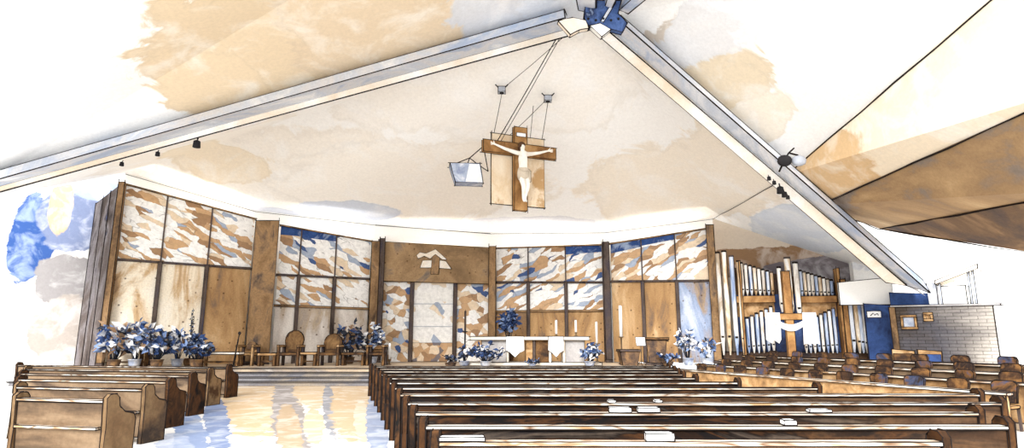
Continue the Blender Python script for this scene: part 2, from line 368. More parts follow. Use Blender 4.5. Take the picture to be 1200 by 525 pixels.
T0 = P(-320, -40, 9); T1 = P(770, -260, 12); T2 = P(1290, -112, 11); T3 = P(1275, 98, 12); T4 = P(1275, 222, 13.5); T5 = P(1275, 306, 17)
r0 = along(HUB, RE, 918); r2 = along(HUB, RE, 958)
r3 = P(1030, 268, 23.6)
CEIL_B = blobwash('ceiling_plaster_front', (252,251,249), [
    (P(350,75,18), (5.0,4.5,1.9), (228,208,178)), (P(480,35,18.5), (5.2,4.5,1.7), (226,206,178)), (P(265,110,18.5), (2.2,3,1.0), (232,212,182)), (P(610,8,19), (3,3,1.2), (216,222,232), .8)], noise_scale=.5, amp=.42)
mb = MB(); mb.add([LR, HUB, T1, T0], [[0,2,1],[0,3,2]]); struct('ceiling', mb, CEIL_B, 'near ceiling panel left of the hub with a tan stain', 'ceiling')
CEIL_C = blobwash('ceiling_plaster_side', (252,251,249), [
    (P(800,75,20), (1.6,3,1.6), (218,206,192)), (P(835,120,20.5), (1.9,3,1.5), (234,218,192)), (P(850,20,18), (2.8,3,.8), (238,240,244), .8), (P(890,140,21), (1.0,2,.8), (246,236,220))], noise_scale=.55, amp=.5)
mb = MB(); mb.add([HUB, T1, T2, r0], [[0,1,2],[0,2,3]]); struct('ceiling', mb, CEIL_C, 'white ceiling panel between the hub and the tan folds', 'ceiling')
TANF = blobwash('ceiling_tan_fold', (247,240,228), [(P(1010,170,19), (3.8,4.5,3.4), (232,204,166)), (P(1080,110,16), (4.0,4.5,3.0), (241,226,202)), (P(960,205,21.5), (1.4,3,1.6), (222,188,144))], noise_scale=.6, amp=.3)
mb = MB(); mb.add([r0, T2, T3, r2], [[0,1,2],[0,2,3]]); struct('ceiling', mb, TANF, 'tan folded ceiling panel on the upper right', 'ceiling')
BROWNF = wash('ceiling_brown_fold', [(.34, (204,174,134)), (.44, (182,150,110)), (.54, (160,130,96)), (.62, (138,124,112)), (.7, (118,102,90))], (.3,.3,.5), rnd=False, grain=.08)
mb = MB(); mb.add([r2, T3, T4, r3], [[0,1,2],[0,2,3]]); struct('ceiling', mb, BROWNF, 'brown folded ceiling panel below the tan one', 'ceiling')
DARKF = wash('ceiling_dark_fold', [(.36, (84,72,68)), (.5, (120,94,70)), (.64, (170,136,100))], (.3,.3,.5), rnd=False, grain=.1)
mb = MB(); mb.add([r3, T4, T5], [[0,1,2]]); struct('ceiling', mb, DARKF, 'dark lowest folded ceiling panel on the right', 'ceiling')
def fold(a, b, r=.03, name='trim'):
    mb = MB(); a = a+Vector((0,-.05,-.04)); b = b+Vector((0,-.05,-.04))
    q = [a.lerp(b, t)+Vector((0,0,random.uniform(-.02,.02))) for t in [i/8 for i in range(9)]]
    mb.tube(q, [r*random.uniform(.4,1.1) for _ in q], 5); return tag(mb.build(name, INK), 'thin dark line along a ceiling fold', 'trim', None, 'structure')
for i, (a, b, r) in enumerate([(r0, T2, .035), (r0.lerp(r2, .45), P(1285, -55, 12), .02), (r2, T3, .03), (r2+Vector((0,0,.12)), P(1275, 60, 12), .015), (r3, T4, .03), (r3, T5, .03), (r2, r3, .03), (WTP[5], r1, .02), (r2, P(1090,336,24), .02)]):
    fold(a, b, r, 'trim_%d' % (i+1))
# roof beams ---------------------------------------------------------
def beam(pts0, pts1, depth, mat, label, name='roof_beam', ink=.035):
    """pts0/pts1: (upper, lower) corner pairs at both ends; depth: how far the beam reaches up behind its face"""
    a0, a1 = pts0; b0, b1 = pts1; d = Vector((0, depth*.6, depth))
    mb = MB(ink, .0); mb.prism([a0, b0, b1, a1], d)
    return struct(name, mb, mat, label, 'beam')
off = Vector((0,-.25,-.1))
la, lb = P(-60, 227, 19.4), P(662, 21, 19.2)
lm0, lm1 = P(-60, 236, 21), P(668, 34, 20.6)
lc, ld = P(-60, 243, 21.1), P(672, 42, 20.7)
beam((la, lm0), (lb, lm1), .5, BEAM_BLUE, 'long slate grey roof beam rising from the left wall to the hub')
beam((lm0+Vector((0,-.1,0)), lc+Vector((0,-.1,0))), (lm1+Vector((0,-.1,0)), ld+Vector((0,-.1,0))), .4, BEAM_TAN, 'buff lower flange under the left roof beam')
beam((P(730,28,19.6), P(714,37,20.6)), (P(1090,343,22.6), P(1063,335,23.5)), .5, BEAM_BLUE, 'slate blue roof beam falling from the hub to the right')
beam((P(714,37,20.4), P(697,38,20.6)), (P(1063,335,23.3), P(1038,331,23.5)), .4, BEAM_TAN, 'buff flange along the right roof beam')
for (u0, u1, t, lab) in ((672, 700, (-10), 'short slate beam running up from the hub, left one'), (702, 716, 30, 'short slate beam running up from the hub, middle one'), (720, 738, 95, 'short slate beam running up from the hub, right one')):
    beam((P(u0+6, 12, 18.6), P(u1-2, 16, 18.7)), (P(u0+t, -70, 13.6), P(u1+t+10, -70, 13.8)), .4, BEAM_BLUE, lab)
hub = thing('roof_hub', 'blue steel hub plate where the roof beams meet', 'hub', P(700, 24, 18.2))
mb = MB(.025); mb.prism([Vector((x*.87, 0, z*.87)) for x, z in [(-.42,.85),(-.5,.1),(-.3,-.3),(.05,-.12),(.35,-.3),(.95,-.48),(1.15,-.1),(.8,.3),(.95,.85)]], (0,.3,.06)); mb.build('plate', HUBMAT, hub)
mb = MB(.022); mb.prism([Vector((x*.87, -.05, z*.87)) for x, z in [(-1.5,-.05),(-1.05,-.62),(-.7,-.42),(-.35,-.35),(-.45,-.02),(-.95,.1)]], (0,.3,.06)); mb.build('bracket', BEAM_TAN, hub)
mb = MB(.022); mb.prism([Vector((x*.87, -.05, z*.87)) for x, z in [(-.3,-.25),(.15,-.7),(.5,-.4),(.1,-.14)]], (0,.3,.06)); mb.build('bracket', WHITE, hub)
for k in range(5):
    mb = MB(); mb.ball(Vector((-.3+.25*k, -.02, .05-.05*(k % 2))), .045); mb.build('bolt', BLACK, hub)
mb = MB(.02, 0); mb.prism([Vector(p) for p in [(.1,-.03,-.05),(.2,-.03,-.08),(.62,-.03,.62),(.5,-.03,.64)]], (0,.05,0)); mb.build('stiffener', BEAM_BLUE, hub)
# back wall: white plaster behind and above the screens ---------------
mb = MB(.02, 0)

for (q0, q1) in zip(WTP, WTP[1:]):
    mb.hexa([(q0.x,q0.y,ZP),(q1.x,q1.y,ZP),(q1.x,q1.y+.3,ZP),(q0.x,q0.y+.3,ZP),tuple(q0),tuple(q1),(q1.x,q1.y+.3,q1.z),(q0.x,q0.y+.3,q0.z)], False)
    mb.line(q0+Vector((0,-.05,-.05)), q1+Vector((0,-.05,-.05)))
struct('wall_back', mb, WHITE, 'white plaster wall band showing above the glass screens', 'wall')
BACKDK = blobwash('organ_wall', (214,200,182), [(P(900,306,29), (5,3,.7), (150,118,88)), (P(960,318,29), (2.6,3,.6), (120,112,116))], noise_scale=.8, amp=.4)  # darker patches paint the brown shadow above the organ into the wall colour
a, b = WTP[5], w6
mb = MB(); mb.hexa([(a.x,a.y,0),(b.x,b.y,0),(b.x,b.y+.3,0),(a.x,a.y+.3,0),tuple(a),tuple(b),(b.x,b.y+.3,b.z),(a.x,a.y+.3,a.z)])
struct('wall_back_organ', mb, BACKDK, 'wall strip behind the organ pipes with painted brown shadow', 'wall')
WL = blobwash('left_wall_plaster', (250,248,243), [
    (P(40,282,25.6), (.66,3,1.95), (62,94,158)), (P(88,256,26.3), (1.15,3,1.5), (128,140,172)), (P(128,226,27), (1.1,3,.5), (170,184,210)), (P(76,330,26.2), (1.0,3,1.2), (164,160,160)), (P(68,385,26), (1.0,3,1.5), (186,176,168)), (P(76,243,26.2), (.35,3,1.3), (206,182,152))],
    noise_scale=.9, amp=.28)
a, b = P(-150, 262, 22.5), P(147, 203, 27.3)
mb = MB(); mb.hexa([(a.x,a.y,0),(b.x,b.y,0),(b.x,b.y+.3,0),(a.x,a.y+.3,0),tuple(a),tuple(b),(b.x,b.y+.3,b.z),(a.x,a.y+.3,a.z)])
struct('wall_left', mb, WL, 'white left wall with blue and grey wash stains', 'wall')
WR = blobwash('right_wall_plaster', (251,250,247), [(P(1000,275,25), (2.6,3,1.2), (226,230,238)), (P(1070,300,25), (1.6,3,.8), (232,234,240)), (P(1110,268,25), (3,3,.5), (238,232,226))], noise_scale=.8, amp=.4)
mb = MB(); a, b = P(985, 180, 27.6), P(1420, 180, 24.5)
mb.hexa([(a.x,a.y,0),(b.x,b.y,0),(b.x,b.y+.3,0),(a.x,a.y+.3,0),(a.x,a.y,8.2),(b.x,b.y,8.2),(b.x,b.y+.3,8.2),(a.x,a.y+.3,8.2)])
struct('wall_right', mb, WR, 'plain white wall on the right under the folded ceiling', 'wall')

# ------------------------------------------------------------------ glass screens
class Frame:
    def __init__(s, uA, vA, YA, uB, vB, YB, z0=ZP):
        s.A, s.B = P(uA, vA, YA), P(uB, vB, YB); s.z0 = z0
        d = Vector((s.B.x-s.A.x, s.B.y-s.A.y, 0)); s.L = d.length; s.d = d/s.L; s.rz = math.atan2(d.y, d.x)
        s.loc = Vector((s.A.x, s.A.y, z0)); s.hA, s.hB = s.A.z-z0, s.B.z-z0
    def pt(s, x, z): return s.loc+s.d*x+Vector((0,0,z))
    def top(s, x): return s.hA+(s.hB-s.hA)*x/s.L
    def at(s, u, v):        # local (x, z) whose projection is the pixel
        x = s.L/2
        for _ in range(30):
            p = s.pt(x, 0); z = ZV(v, p.y)-s.z0; uu = proj(s.pt(x, z))[0]
            x += (u-uu)*p.y/F*.9
        return x, ZV(v, s.pt(x, 0).y)-s.z0
def screen(fr, label, glass, cols, rails, panelmats, strip=None):
    """cols: pixel columns of mullions; rails: (vA, vB) at both ends, from the top; glass: material per band (None = wood panels)"""
    t = thing('glass_screen', label, 'screen', fr.loc, fr.rz, 'glass and wood screens behind the altar')
    vmid = sum(rails[0])/2
    xs = [0.06]+[fr.at(u, vmid)[0] for u in cols]+[fr.L-.06]
    rz = []
    for va, vb in rails:
        za = ZV(va, fr.A.y)-fr.z0; zb = ZV(vb, fr.B.y)-fr.z0
        rz.append(lambda x, za=za, zb=zb: za+(zb-za)*x/fr.L)
    levels = [fr.top]+rz+[lambda x: .02]
    for bi in range(len(levels)-1):
        hi, lo = levels[bi], levels[bi+1]
        for i in range(len(xs)-1):
            x0, x1 = xs[i], xs[i+1]
            m = glass[bi]; nm = 'glass_pane' if m else 'wood_panel'
            mm = m or panelmats[i % len(panelmats)]
            mb = MB(); mb.quadp(x0, x1, lo(x0), lo(x1), hi(x0), hi(x1), 0, .06); mb.build(nm, mm, t)
            if bi == 0 and strip and strip[i]:
                h = strip[i]; mb = MB(); mb.quadp(x0, x1, hi(x0)-h, hi(x1)-h*.8, hi(x0)-.03, hi(x1)-.03, -.02, 0); mb.build('blue_pane', SKY_STRIP, t)
    for k, f in enumerate(levels[:-1]):
        mb = MB(.012); r = .05 if k else .035
        mb.quadp(0, fr.L, f(0)-r, f(fr.L)-r, f(0)+r, f(fr.L)+r, -.07, .08); mb.build('rail', DARKPOST if k == 1 else POST, t)
    for i, x in enumerate(xs):
        if i in (0, len(xs)-1): continue
        zr = levels[1](x)
        mb = MB(); mb.box(x-.03, x+.03, -.06, .07, zr, fr.top(x)); mb.build('mullion', DARKPOST, t)
        mb = MB(.012); mb.box(x-.085, x+.085, -.12, .07, 0, zr); mb.build('mullion', DARKPOST, t)
    return t
f1 = Frame(147,216,26.2, 300,257,28.4)
screen(f1, 'tall leftmost glass screen with tan leaded panes over pale perforated wood', [GLASS_A, None], [188,243], [(304,315)], [PANEL_PALE, PANEL_PALE, PANEL_TAN])
f2 = Frame(328,264,28.6, 436,283,30.5)
screen(f2, 'glass screen with blue top strips between two brown columns', [GLASS_B, GLASS_A, None], [350,392], [(322,327),(358,362)], [PANEL_GREY, PANEL_GREY, PANEL_GREY], (.45,.4,.0))
f3 = Frame(450,284,30.9, 575,291,31.1)
f4 = Frame(581,291,31.1, 706,287,30.8)
screen(f4, 'blue and white glass screen behind the altar table', [GLASS_C, GLASS_C, None], [619,663], [(331,331),(365,364)], [PANEL_TAN, PANEL_TAN, PANEL_TAN], (.0,.0,.45))
f5 = Frame(714,286,30.6, 829,268,29.2)
screen(f5, 'rightmost glass screen with amber panes over tan perforated wood', [GLASS_D, None], [753,793], [(330,329)], [PANEL_TAN, PANEL_TAN, PANEL_BLUE], (.5,.35,.0))
# centre bay: carved header over three tall panes
t = thing('center_portal', 'central portal with a carved wooden header over pale glass doors', 'portal', f3.loc, f3.rz)
zr = lambda x: ZV(330+(333-330)*x/f3.L, f3.A.y)-ZP
mb = MB(.02); mb.quadp(0, f3.L, zr(0), zr(f3.L), f3.top(0), f3.top(f3.L), -.25, .1); mb.build('header', HEADER, t)
xm = [0.05, f3.at(482,380)[0], f3.at(533,380)[0], f3.L-.05]
for i, m in enumerate((GLASS_E, GLASS_DOOR, GLASS_E)):
    zb = .95 if i == 1 else .02
    mb = MB(.012 if i == 1 else 0); mb.box(xm[i], xm[i+1], .0, .07, zb, zr(1)); mb.build('glass_pane', m, t)
    if i == 1:
        mb = MB(.012); mb.box(xm[i], xm[i+1], -.01, .07, .02, zb); mb.build('door_base', GLASS_DK, t)
        mb = MB(); mb.box(xm[i], xm[i+1], -.03, 0, 2.9, 2.93); mb.box(xm[i], xm[i+1], -.03, 0, 1.75, 1.78); mb.build('glazing_bar', GREY, t)
for i in (1, 2):
    mb = MB(.012); mb.box(xm[i]-.1, xm[i]+.1, -.14, .08, 0, zr(1)); mb.build('jamb_post', DARKPOST, t)
em = lambda u, v: (lambda q: (q[0], -.26, q[1]))(f3.at(u, v))
for q_ in (((493,314.5),(496,306),(507,306),(506,314.5)), ((516,306),(523,307),(529.5,316),(515.5,315))):
    e = MB(.012); e.prism([em(*q) for q in q_], (0,-.05,0)); emb = e.build('emblem_wing', CREAMSTONE, t); emb['label'] = 'cream lower wing of the relief emblem'
e = MB(.012); e.prism([em(*q) for q in ((489,300),(493,296.5),(500,298),(511,293),(524,305),(519,305),(511,299),(505,304),(498,301),(491,304))], (0,-.05,0)); e.build('emblem_crest', CREAMSTONE, t)
e = MB(.014); e.prism([em(*q) for q in ((507,302),(511,299),(516,303),(514.5,322),(505.5,322))], (0,-.06,0)); e.build('emblem_trunk', POST, t)
# posts and columns
def post(uA, uB, vtop, Y, Y2, mat, label, th=.35, z0=ZP, top2=None):
    fr = Frame(uA, vtop, Y, uB, top2 or vtop, Y2, z0)
    t = thing('screen_post', label, 'post', fr.loc, fr.rz)
    mb = MB(.024, .03); mb.quadp(0, fr.L, 0, 0, fr.hA, fr.hB, -.12, th); mb.build('shaft', mat, t)
    mb = MB(.015); mb.quadp(-.01, fr.L+.01, 0, 0, .14, .14, -.16, th); mb.build('plinth', DARKPOST, t)
    return t
post(139.5, 147, 214, 25.85, 25.95, POST, 'slim brown post at the left end of the screens', .3)
post(300, 327, 259, 27.6, 28.0, POST, 'broad brown column between the first and second screens', .4)
post(436, 445, 283, 30.3, 30.4, POST, 'dark brown column left of the central portal', .5)
post(445, 451, 280, 30.5, 30.6, DARKPOST, 'narrow dark post against the left edge of the carved header', .3)
post(573, 581, 289, 30.8, 30.8, POST, 'brown post right of the carved header', .3)
post(706, 713, 284, 30.4, 30.4, DARKPOST, 'dark post between the two right screens', .3)
post(827, 836, 264, 29.0, 28.9, POST, 'brown end post beside the organ', .25)
# fin of grey boards at the far left
fa = Frame(112,239,26.3, 139,218,25.9)
t = thing('board_fin', 'leaning grey board fin at the left end of the screens', 'panel', fa.loc, fa.rz)
for i in range(3):
    x0, x1 = fa.L*(i/3.0)+.01, fa.L*((i+1)/3.0)-.01
    mb = MB(.02); mb.quadp(x0, x1, 0, 0, fa.top(x0), fa.top(x1), 0, .3); mb.build('board', FINMAT, t)

for fr_, pw in ((f1, 42), (f2, 34), (f3, 44), (f4, 44), (f5, 38)):  # unseen uplights added behind the screen tops to brighten the ceiling
    al = bpy.data.lights.new('added_uplight', 'AREA'); al.shape = 'RECTANGLE'; al.size = fr_.L*.8; al.size_y = .12; al.energy = pw; al.color = (1, .985, .96)
    ao = bpy.data.objects.new('added_uplight', al); C.objects.link(ao); xm_ = fr_.L/2
    ao.location = fr_.pt(xm_, min(fr_.top(0), fr_.top(fr_.L))-.45)+Vector((-fr_.d.y, fr_.d.x, 0))*.27; ao.rotation_euler = (PI+.7, 0, fr_.rz)
# ------------------------------------------------------------------ organ
O0, O1 = G(838, 28.3, 3), G(1014, 26.6, 3)
dv = Vector((O1.x-O0.x, O1.y-O0.y, 0)); OL = dv.length; ofr = Frame(838, 300, 28.3, 1014, 300, 26.6, .25)
org = thing('pipe_organ', 'wooden pipe organ with ranks of pale pipes beside the glass screens', 'organ', ofr.loc, ofr.rz)
mb = MB(.02); mb.box(.1, ofr.L, .35, 1.2, -.25, .9); mb.build('plinth', SHADOWWOOD, org)
mb = MB(); x0, z0 = ofr.at(862, 345); x1, _ = ofr.at(982, 345)
zt0 = ofr.at(864, 312)[1]; zt1 = ofr.at(980, 330)[1]
mb.quadp(x0, x1, .9, .9, z0, z0, .45, 1.2); mb.build('case_back', BLUEBACK, org)
mb = MB(); mb.quadp(x0, x1, z0, z0, zt0, zt1, .45, 1.2); mb.build('case_back', SHADOWWOOD, org)
for (ua, ub) in ((863,908), (937,981)):
    xa, za = ofr.at(ua, 347); xb, _ = ofr.at(ub, 347); zb = ofr.at(ua, 355)[1]
    mb = MB(.016); mb.box(xa, xb, .02, .5, zb, za); mb.build('rail', CROSSB, org)
    zc = ofr.at(ua, 371)[1]
    mb = MB(); mb.box(xa, xb, .36, .5, zc, zb); mb.build('fascia_panel', CHAIRT, org)
npipe = 0
def pipe(u, vt, vb, wpx, mat=None, y=.18):
    global npipe
    x, zt = ofr.at(u, vt); zb = max(.02, ofr.at(u, vb)[1]); r = wpx*.5*27.5/F
    m = mat or (PIPE_A, PIPE_A, PIPE_B, PIPE_C)[npipe % 4]; npipe += 1
    mb = MB(); mouth = zb+(zt-zb)*.16
    mb.lathe((x, y, 0), [(r*.35, zb), (r, mouth), (r, zt-.03), (r*.9, zt)], 10)
    ob = mb.build('pipe', m, org)
    k = MB(); k.box(x-r*.6, x+r*.6, y-r*1.04, y-r*.7, mouth+.02, mouth+.02+r*.9); k.build('pipe_mouth', INK, ob)
    k = MB(); k.lathe((x, y, 0), [(r*1.1, zt-.05), (r*1.1, zt+.035)], 10); k.build('pipe_cap', INK if npipe % 3 else DARKPOST, ob)
    k = MB(); k.tube([(x+r*1.05, y+.02, zb+.05), (x+r*1.05, y+.02, zt)], .022, 5); k.build('pipe_gap_shade', INK, ob)  # dark bar standing in for the shade between pipes
for u, v, wd, m in ((840.5,296,5,PIPE_A),(848,294.5,5.4,PIPE_C),(856.5,300,5.2,PIPE_B),(864,306,3,PIPE_C)): pipe(u, v, 416, wd, m, .0)
for i in range(8): pipe(868.8+i*5.1, 307.5+i*1.55, 346.5, 3.5)
for i in range(7): pipe(870+i*5.6, 375-i*2.7, 414, 3.6, (PIPE_A, PIPE_B)[i % 2])
for u, v, b, wd, m in ((912,313.5,366,4.6,PIPE_A),(921.5,302.5,372,6.8,PIPE_C),(931,308,374,5.6,PIPE_A)): pipe(u, v, b, wd, m, -.1)
for i in range(9): pipe(938.3+i*4.6, 316.5+i*1.4, 347, 3.3)
for i in range(8): pipe(943+i*4.9, 377-i*2.3, 414, 3.3, (PIPE_A, PIPE_B)[i % 2])
def opost(u, vt, wpx, lab=None, mat=CROSSB):
    x, zt = ofr.at(u, vt); r = wpx*.5*27.2/F
    mb = MB(.02, .02); mb.box(x-r, x+r, -.12, .4, 0, zt); mb.build('case_post', mat, org)
opost(980.5, 314.5, 3.2); opost(986, 327.5, 6); opost(866, 306, 2.0)
for u, v, wd, m in ((993,333,5.2,PIPE_B),(1000,339,4.6,PIPE_C),(1004.5,342,4.4,PIPE_B),(1009.5,347,4.2,PIPE_A)): pipe(u, v, 414, wd, m, .0)
opost(1013.5, 350, 2.2, mat=DARKPOST)

# ------------------------------------------------------------------ draped cross in front of the organ
c0 = G(931, 25.6, .0)
t = thing('standing_cross', 'tall wooden cross draped with white cloth before the organ', 'cross', (c0.x, c0.y, 0), math.radians(-8))
zA = ZV(372, 25.6)
mb = MB(.02); mb.box(-.16, .16, -.1, .1, .0, ZV(318, 25.6)); mb.build('upright', CROSSB, t)
mb = MB(.02); mb.box(-.95, .95, -.12, .06, zA-.1, zA+.16); mb.build('crossbeam', CROSSB, t)
mb = MB(); mb.box(-.5, .5, -.3, .3, 0, .12); mb.build('foot', CROSSB, t)
# cloth: swag between the arms and two hanging ends
mb = MB(); N = 22
def drape(mb, top, bot, yf=-.16):
    nx = len(top); rows = 4; vs = []; fs = []
    for j in range(rows+1):
        for i in range(nx):
            q = j/rows; vs.append((top[i][0]+(bot[i][0]-top[i][0])*q, yf-.03*math.sin(i*2.1+j), top[i][1]+(bot[i][1]-top[i][1])*q))
    o = [(x, y+.03, z) for x, y, z in vs]; m0 = len(vs)
    for j in range(rows):
        for i in range(nx-1):
            a = j*nx+i; fs.append([a, a+nx, a+nx+1, a+1]); fs.append([m0+a, m0+a+1, m0+a+nx+1, m0+a+nx])
    for i in range(nx-1): fs.append([i, i+1, m0+i+1, m0+i]); a = rows*nx+i; fs.append([a+1, a, m0+a, m0+a+1])
    for j in range(rows): a = j*nx; fs.append([a, m0+a, m0+a+nx, a+nx]); a = j*nx+nx-1; fs.append([a+nx, m0+a+nx, m0+a, a])
    mb.add(vs+o, fs, True, False)
zx = lambda v: ZV(v, 25.6)
drape(mb, [(-1.0+.1*i, zA+.2) for i in range(7)], [(-1.02+.1*i, zx(398)-.08*(i%3)) for i in range(7)])
drape(mb, [(.5+.09*i, zA+.2) for i in range(7)], [(.46+.105*i, zx(404)+.06*(i%2)) for i in range(7)])
drape(mb, [(-.85+.13*i, zA+.12-.42*math.sin(PI*i/13)) for i in range(14)], [(-.85+.13*i, zA-.06-.52*math.sin(PI*i/13)) for i in range(14)], -.22)
tag(mb.build('white_cloth', CLOTH, None, (c0.x, c0.y, 0), (0,0,math.radians(-8))), 'white cloth swag hung over the arms of the wooden cross', 'cloth')

# ------------------------------------------------------------------ door, brick wall, booth on the right
fr = Frame(1012,356,26.0, 1046,358,25.6, 0)
t = tag(thing('door_1', 'dark blue recessed doorway between organ and brick wall', 'door', fr.loc, fr.rz), kind='structure')
mb = MB(.02); mb.quadp(0, fr.L, 0, 0, fr.hA, fr.hB, 0, .2); mb.build('door_panel', NAVY, t)
x, z = fr.at(1024, 368.5); mb = MB(.016); mb.box(x-.26, x+.26, -.05, 0, z-.14, z+.14); sg = mb.build('sign', CLOTH, t); sg['label'] = 'small white sign with dark chevron marks'
mb = MB(); mb.tube([(x-.14, -.06, z-.05), (x-.03, -.06, z+.05), (x+.02, -.06, z-.03), (x+.12, -.06, z+.04), (x+.16, -.06, z-.04)], .018, 5); mb.build('sign_mark', INK, sg)
mb = MB(.02); fr2 = Frame(982,331,26.3, 1044,325,25.8, 0); zl = ZV(357, 26)
mb.quadp(0, fr2.L, zl, zl, fr2.hA, fr2.hB, 0, .15)
o = mb.build('wall_panel', WHITE, None, fr2.loc, (0,0,fr2.rz)); tag(o, 'white wall panel above the blue doorway', 'wall', None, 'structure')
fr3 = Frame(1042,343,25.6, 1089,344,24.8, 0)
mb = MB(.02); zl = ZV(361, 25); mb.quadp(0, fr3.L, zl, zl, fr3.hA, fr3.hB, 0, .2)
o = mb.build('wall_recess', NAVY, None, fr3.loc, (0,0,fr3.rz)); tag(o, 'dark blue recess above the brick wall', 'wall', None, 'structure')
frb = Frame(1045,360,24.6, 1163,358,22.4, 0)
mb = MB(.018); mb.quadp(0, frb.L, 0, 0, frb.hA, frb.hB, 0, .35)
o = mb.build('wall_brick', BRICK, None, frb.loc, (0,0,frb.rz)); tag(o, 'low grey brick wall on the right', 'wall', None, 'structure')
mb = MB(.015); mb.quadp(-.05, frb.L+.25, frb.hA-.0, frb.hB-.0, frb.hA+.07, frb.hB+.07, -.06, .4)
o = mb.build('trim_10', GREYSTONE, None, frb.loc, (0,0,frb.rz)); tag(o, 'thin grey coping on top of the brick wall', 'coping', None, 'structure')
mb = MB(.02); mb.box(-.1, .12, -.05, .4, 0, frb.hA); o = mb.build('pier', POST, None, frb.loc, (0,0,frb.rz)); tag(o, 'narrow brown pier at the corner of the brick wall', 'pier', None, 'structure')
def onbrick(u, v, y=-.05): x, z = frb.at(u, v); return x, z
def picture(u0, v0, u1, v1, label, blue):
    x0, z0 = frb.at(u0, v1); x1, z1 = frb.at(u1, v0)
    base = frb.loc+frb.d*((x0+x1)/2)+Vector((0,0,z0)); t = thing('picture_frame', label, 'picture', base, frb.rz)
    w_ = (x1-x0)/2; h_ = z1-z0
    mb = MB(.014); b_ = .09
    for q in ((-w_,w_,0,b_),(-w_,w_,h_-b_,h_),(-w_,-w_+b_,b_,h_-b_),(w_-b_,w_,b_,h_-b_)): mb.box(q[0],q[1],-.07,0,q[2],q[3])
    mb.build('frame', CHAIRT, t)
    mb = MB(); mb.box(-w_+b_, w_-b_, -.03, 0, b_, h_-b_); mb.build('canvas', blue, t)
picture(1057, 369, 1074, 386, 'tan framed picture with blue image on the brick wall', POTG)
picture(1083, 366, 1093, 376.5, 'small tan framed picture higher on the brick wall', CHAIRT)
# white booth above the wall
b0 = P(1104, 358, 23.6)
t = thing('gallery_booth', 'white booth with a sloping roof standing above the brick wall', 'booth', b0, frb.rz)
wbo = (1134-1102)*23.4/F*1.05; hb = ZV(326, 23.4)-b0.z
mb = MB(.018); mb.box(0, wbo*.72, .12, .9, 0, hb*.72); mb.build('wall_panel', WHITE, t)
mb = MB(.02); mb.hexa([(-.1,-.25,hb*.78),(wbo*1.15,-.25,hb*1.28),(wbo*1.15,1,hb*1.28),(-.1,1,hb*.78),(-.1,-.25,hb*.92),(wbo*1.15,-.25,hb*1.42),(wbo*1.15,1,hb*1.42),(-.1,1,hb*.92)]); mb.build('roof', BEAM_TAN, t)
for x in (0.02, wbo*.86, wbo*.98):
    mb = MB(.012); mb.box(x-.03, x+.03, -.1, -.02, 0, hb*(.8+.5*x/wbo)); mb.build('post', GREY, t)
mb = MB(.018); q0 = P(1089, 358, 23.9); mb.box(0, .3, 0, .36, 0, ZV(332, 23.9)-q0.z); o = mb.build('pillar', BEAM_BLUE, None, q0, (0,0,frb.rz)); tag(o, 'short pale blue pillar left of the white booth', 'pillar', None, 'structure')

# ------------------------------------------------------------------ pews
def pew(pt, L, rz, label, group, mats, end2=False, ink=.012, sgn=1, ledge=None):
    """pt: back corner of the aisle end on the floor; bench runs along local +x*sgn, faces local +y"""
    back, endm, cap = mats
    t = thing('pew', label, 'pew', pt, rz, group)
    X = lambda a, b: (min(a*sgn, b*sgn), max(a*sgn, b*sgn))
    def end(x):
        prof = [(0,0),(.5,0),(.5,.6),(.46,.68),(.3,.72),(.2,.8),(.17,.93),(.12,.98),(.02,.98),(-.03,.93),(0,.5)]
        mb = MB(ink, .0); x0, x1 = X(x, x+.07)
        mb.prism([(x0, y, z) for y, z in prof], (x1-x0, 0, 0), 'rim'); mb.build('end_panel', endm, t)
    end(0); end(L-.07)
    a, b = X(.07, L-.07)
    mb = MB(ink, 0); mb.hexa([(a,.06,.1),(b,.06,.1),(b,.1,.1),(a,.1,.1),(a,.0,.86),(b,.0,.86),(b,.05,.86),(a,.05,.86)]); mb.build('backrest', back, t)
    mb = MB(ink*.9, 0); mb.box(a, b, -.03, .09, .865, .898); mb.build('top_rail', cap, t)  # pale strip standing in for the highlight along the pew top
    mb = MB(); mb.box(a, b, .08, .48, .4, .45); mb.build('seat', back, t)
    mb = MB(ink*.8, 0); mb.box(a+.05, b-.05, -.05, .04, .5, .535); mb.build('book_ledge', cap if ledge is None else ledge, t)
    return t
ORD = ['first','second','third','fourth','fifth','sixth','seventh','eighth','ninth','tenth','eleventh','twelfth','thirteenth']
RY = [19.2,17.8,16.4,15.0,13.6,12.25,10.95,9.65,8.4,7.3,6.22]
RU = [433,436.5,440,444,448.5,453,458.5,464.5,472,480,491]
RE_ = [786,792,797,803,818,868,962,1152,1178,1152,1187]
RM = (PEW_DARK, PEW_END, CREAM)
for i, (Y, u, u2) in enumerate(zip(RY, RU, RE_)):
    a, b = G(u, Y, .9), G(u2, Y, .9)
    pew((a.x, Y, 0), b.x-a.x, 0, 'dark wooden pew right of the aisle, %s row counted from the altar steps' % ORD[i], 'dark pews right of the aisle', RM if i < 6 else (PEW_FADE, PEW_END, CREAM), ink=.006+.0007*Y)
a, b = G(505, 5.3, .9), G(1112, 5.3, .9)
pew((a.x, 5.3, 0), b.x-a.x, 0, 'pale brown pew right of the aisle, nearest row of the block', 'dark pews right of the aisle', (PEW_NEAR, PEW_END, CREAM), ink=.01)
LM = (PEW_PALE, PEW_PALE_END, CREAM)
LY = [(18.6,268,20),(16.4,246,30),(14.3,225,24),(12.4,199,20),(10.6,172,18),(8.7,128,17)]
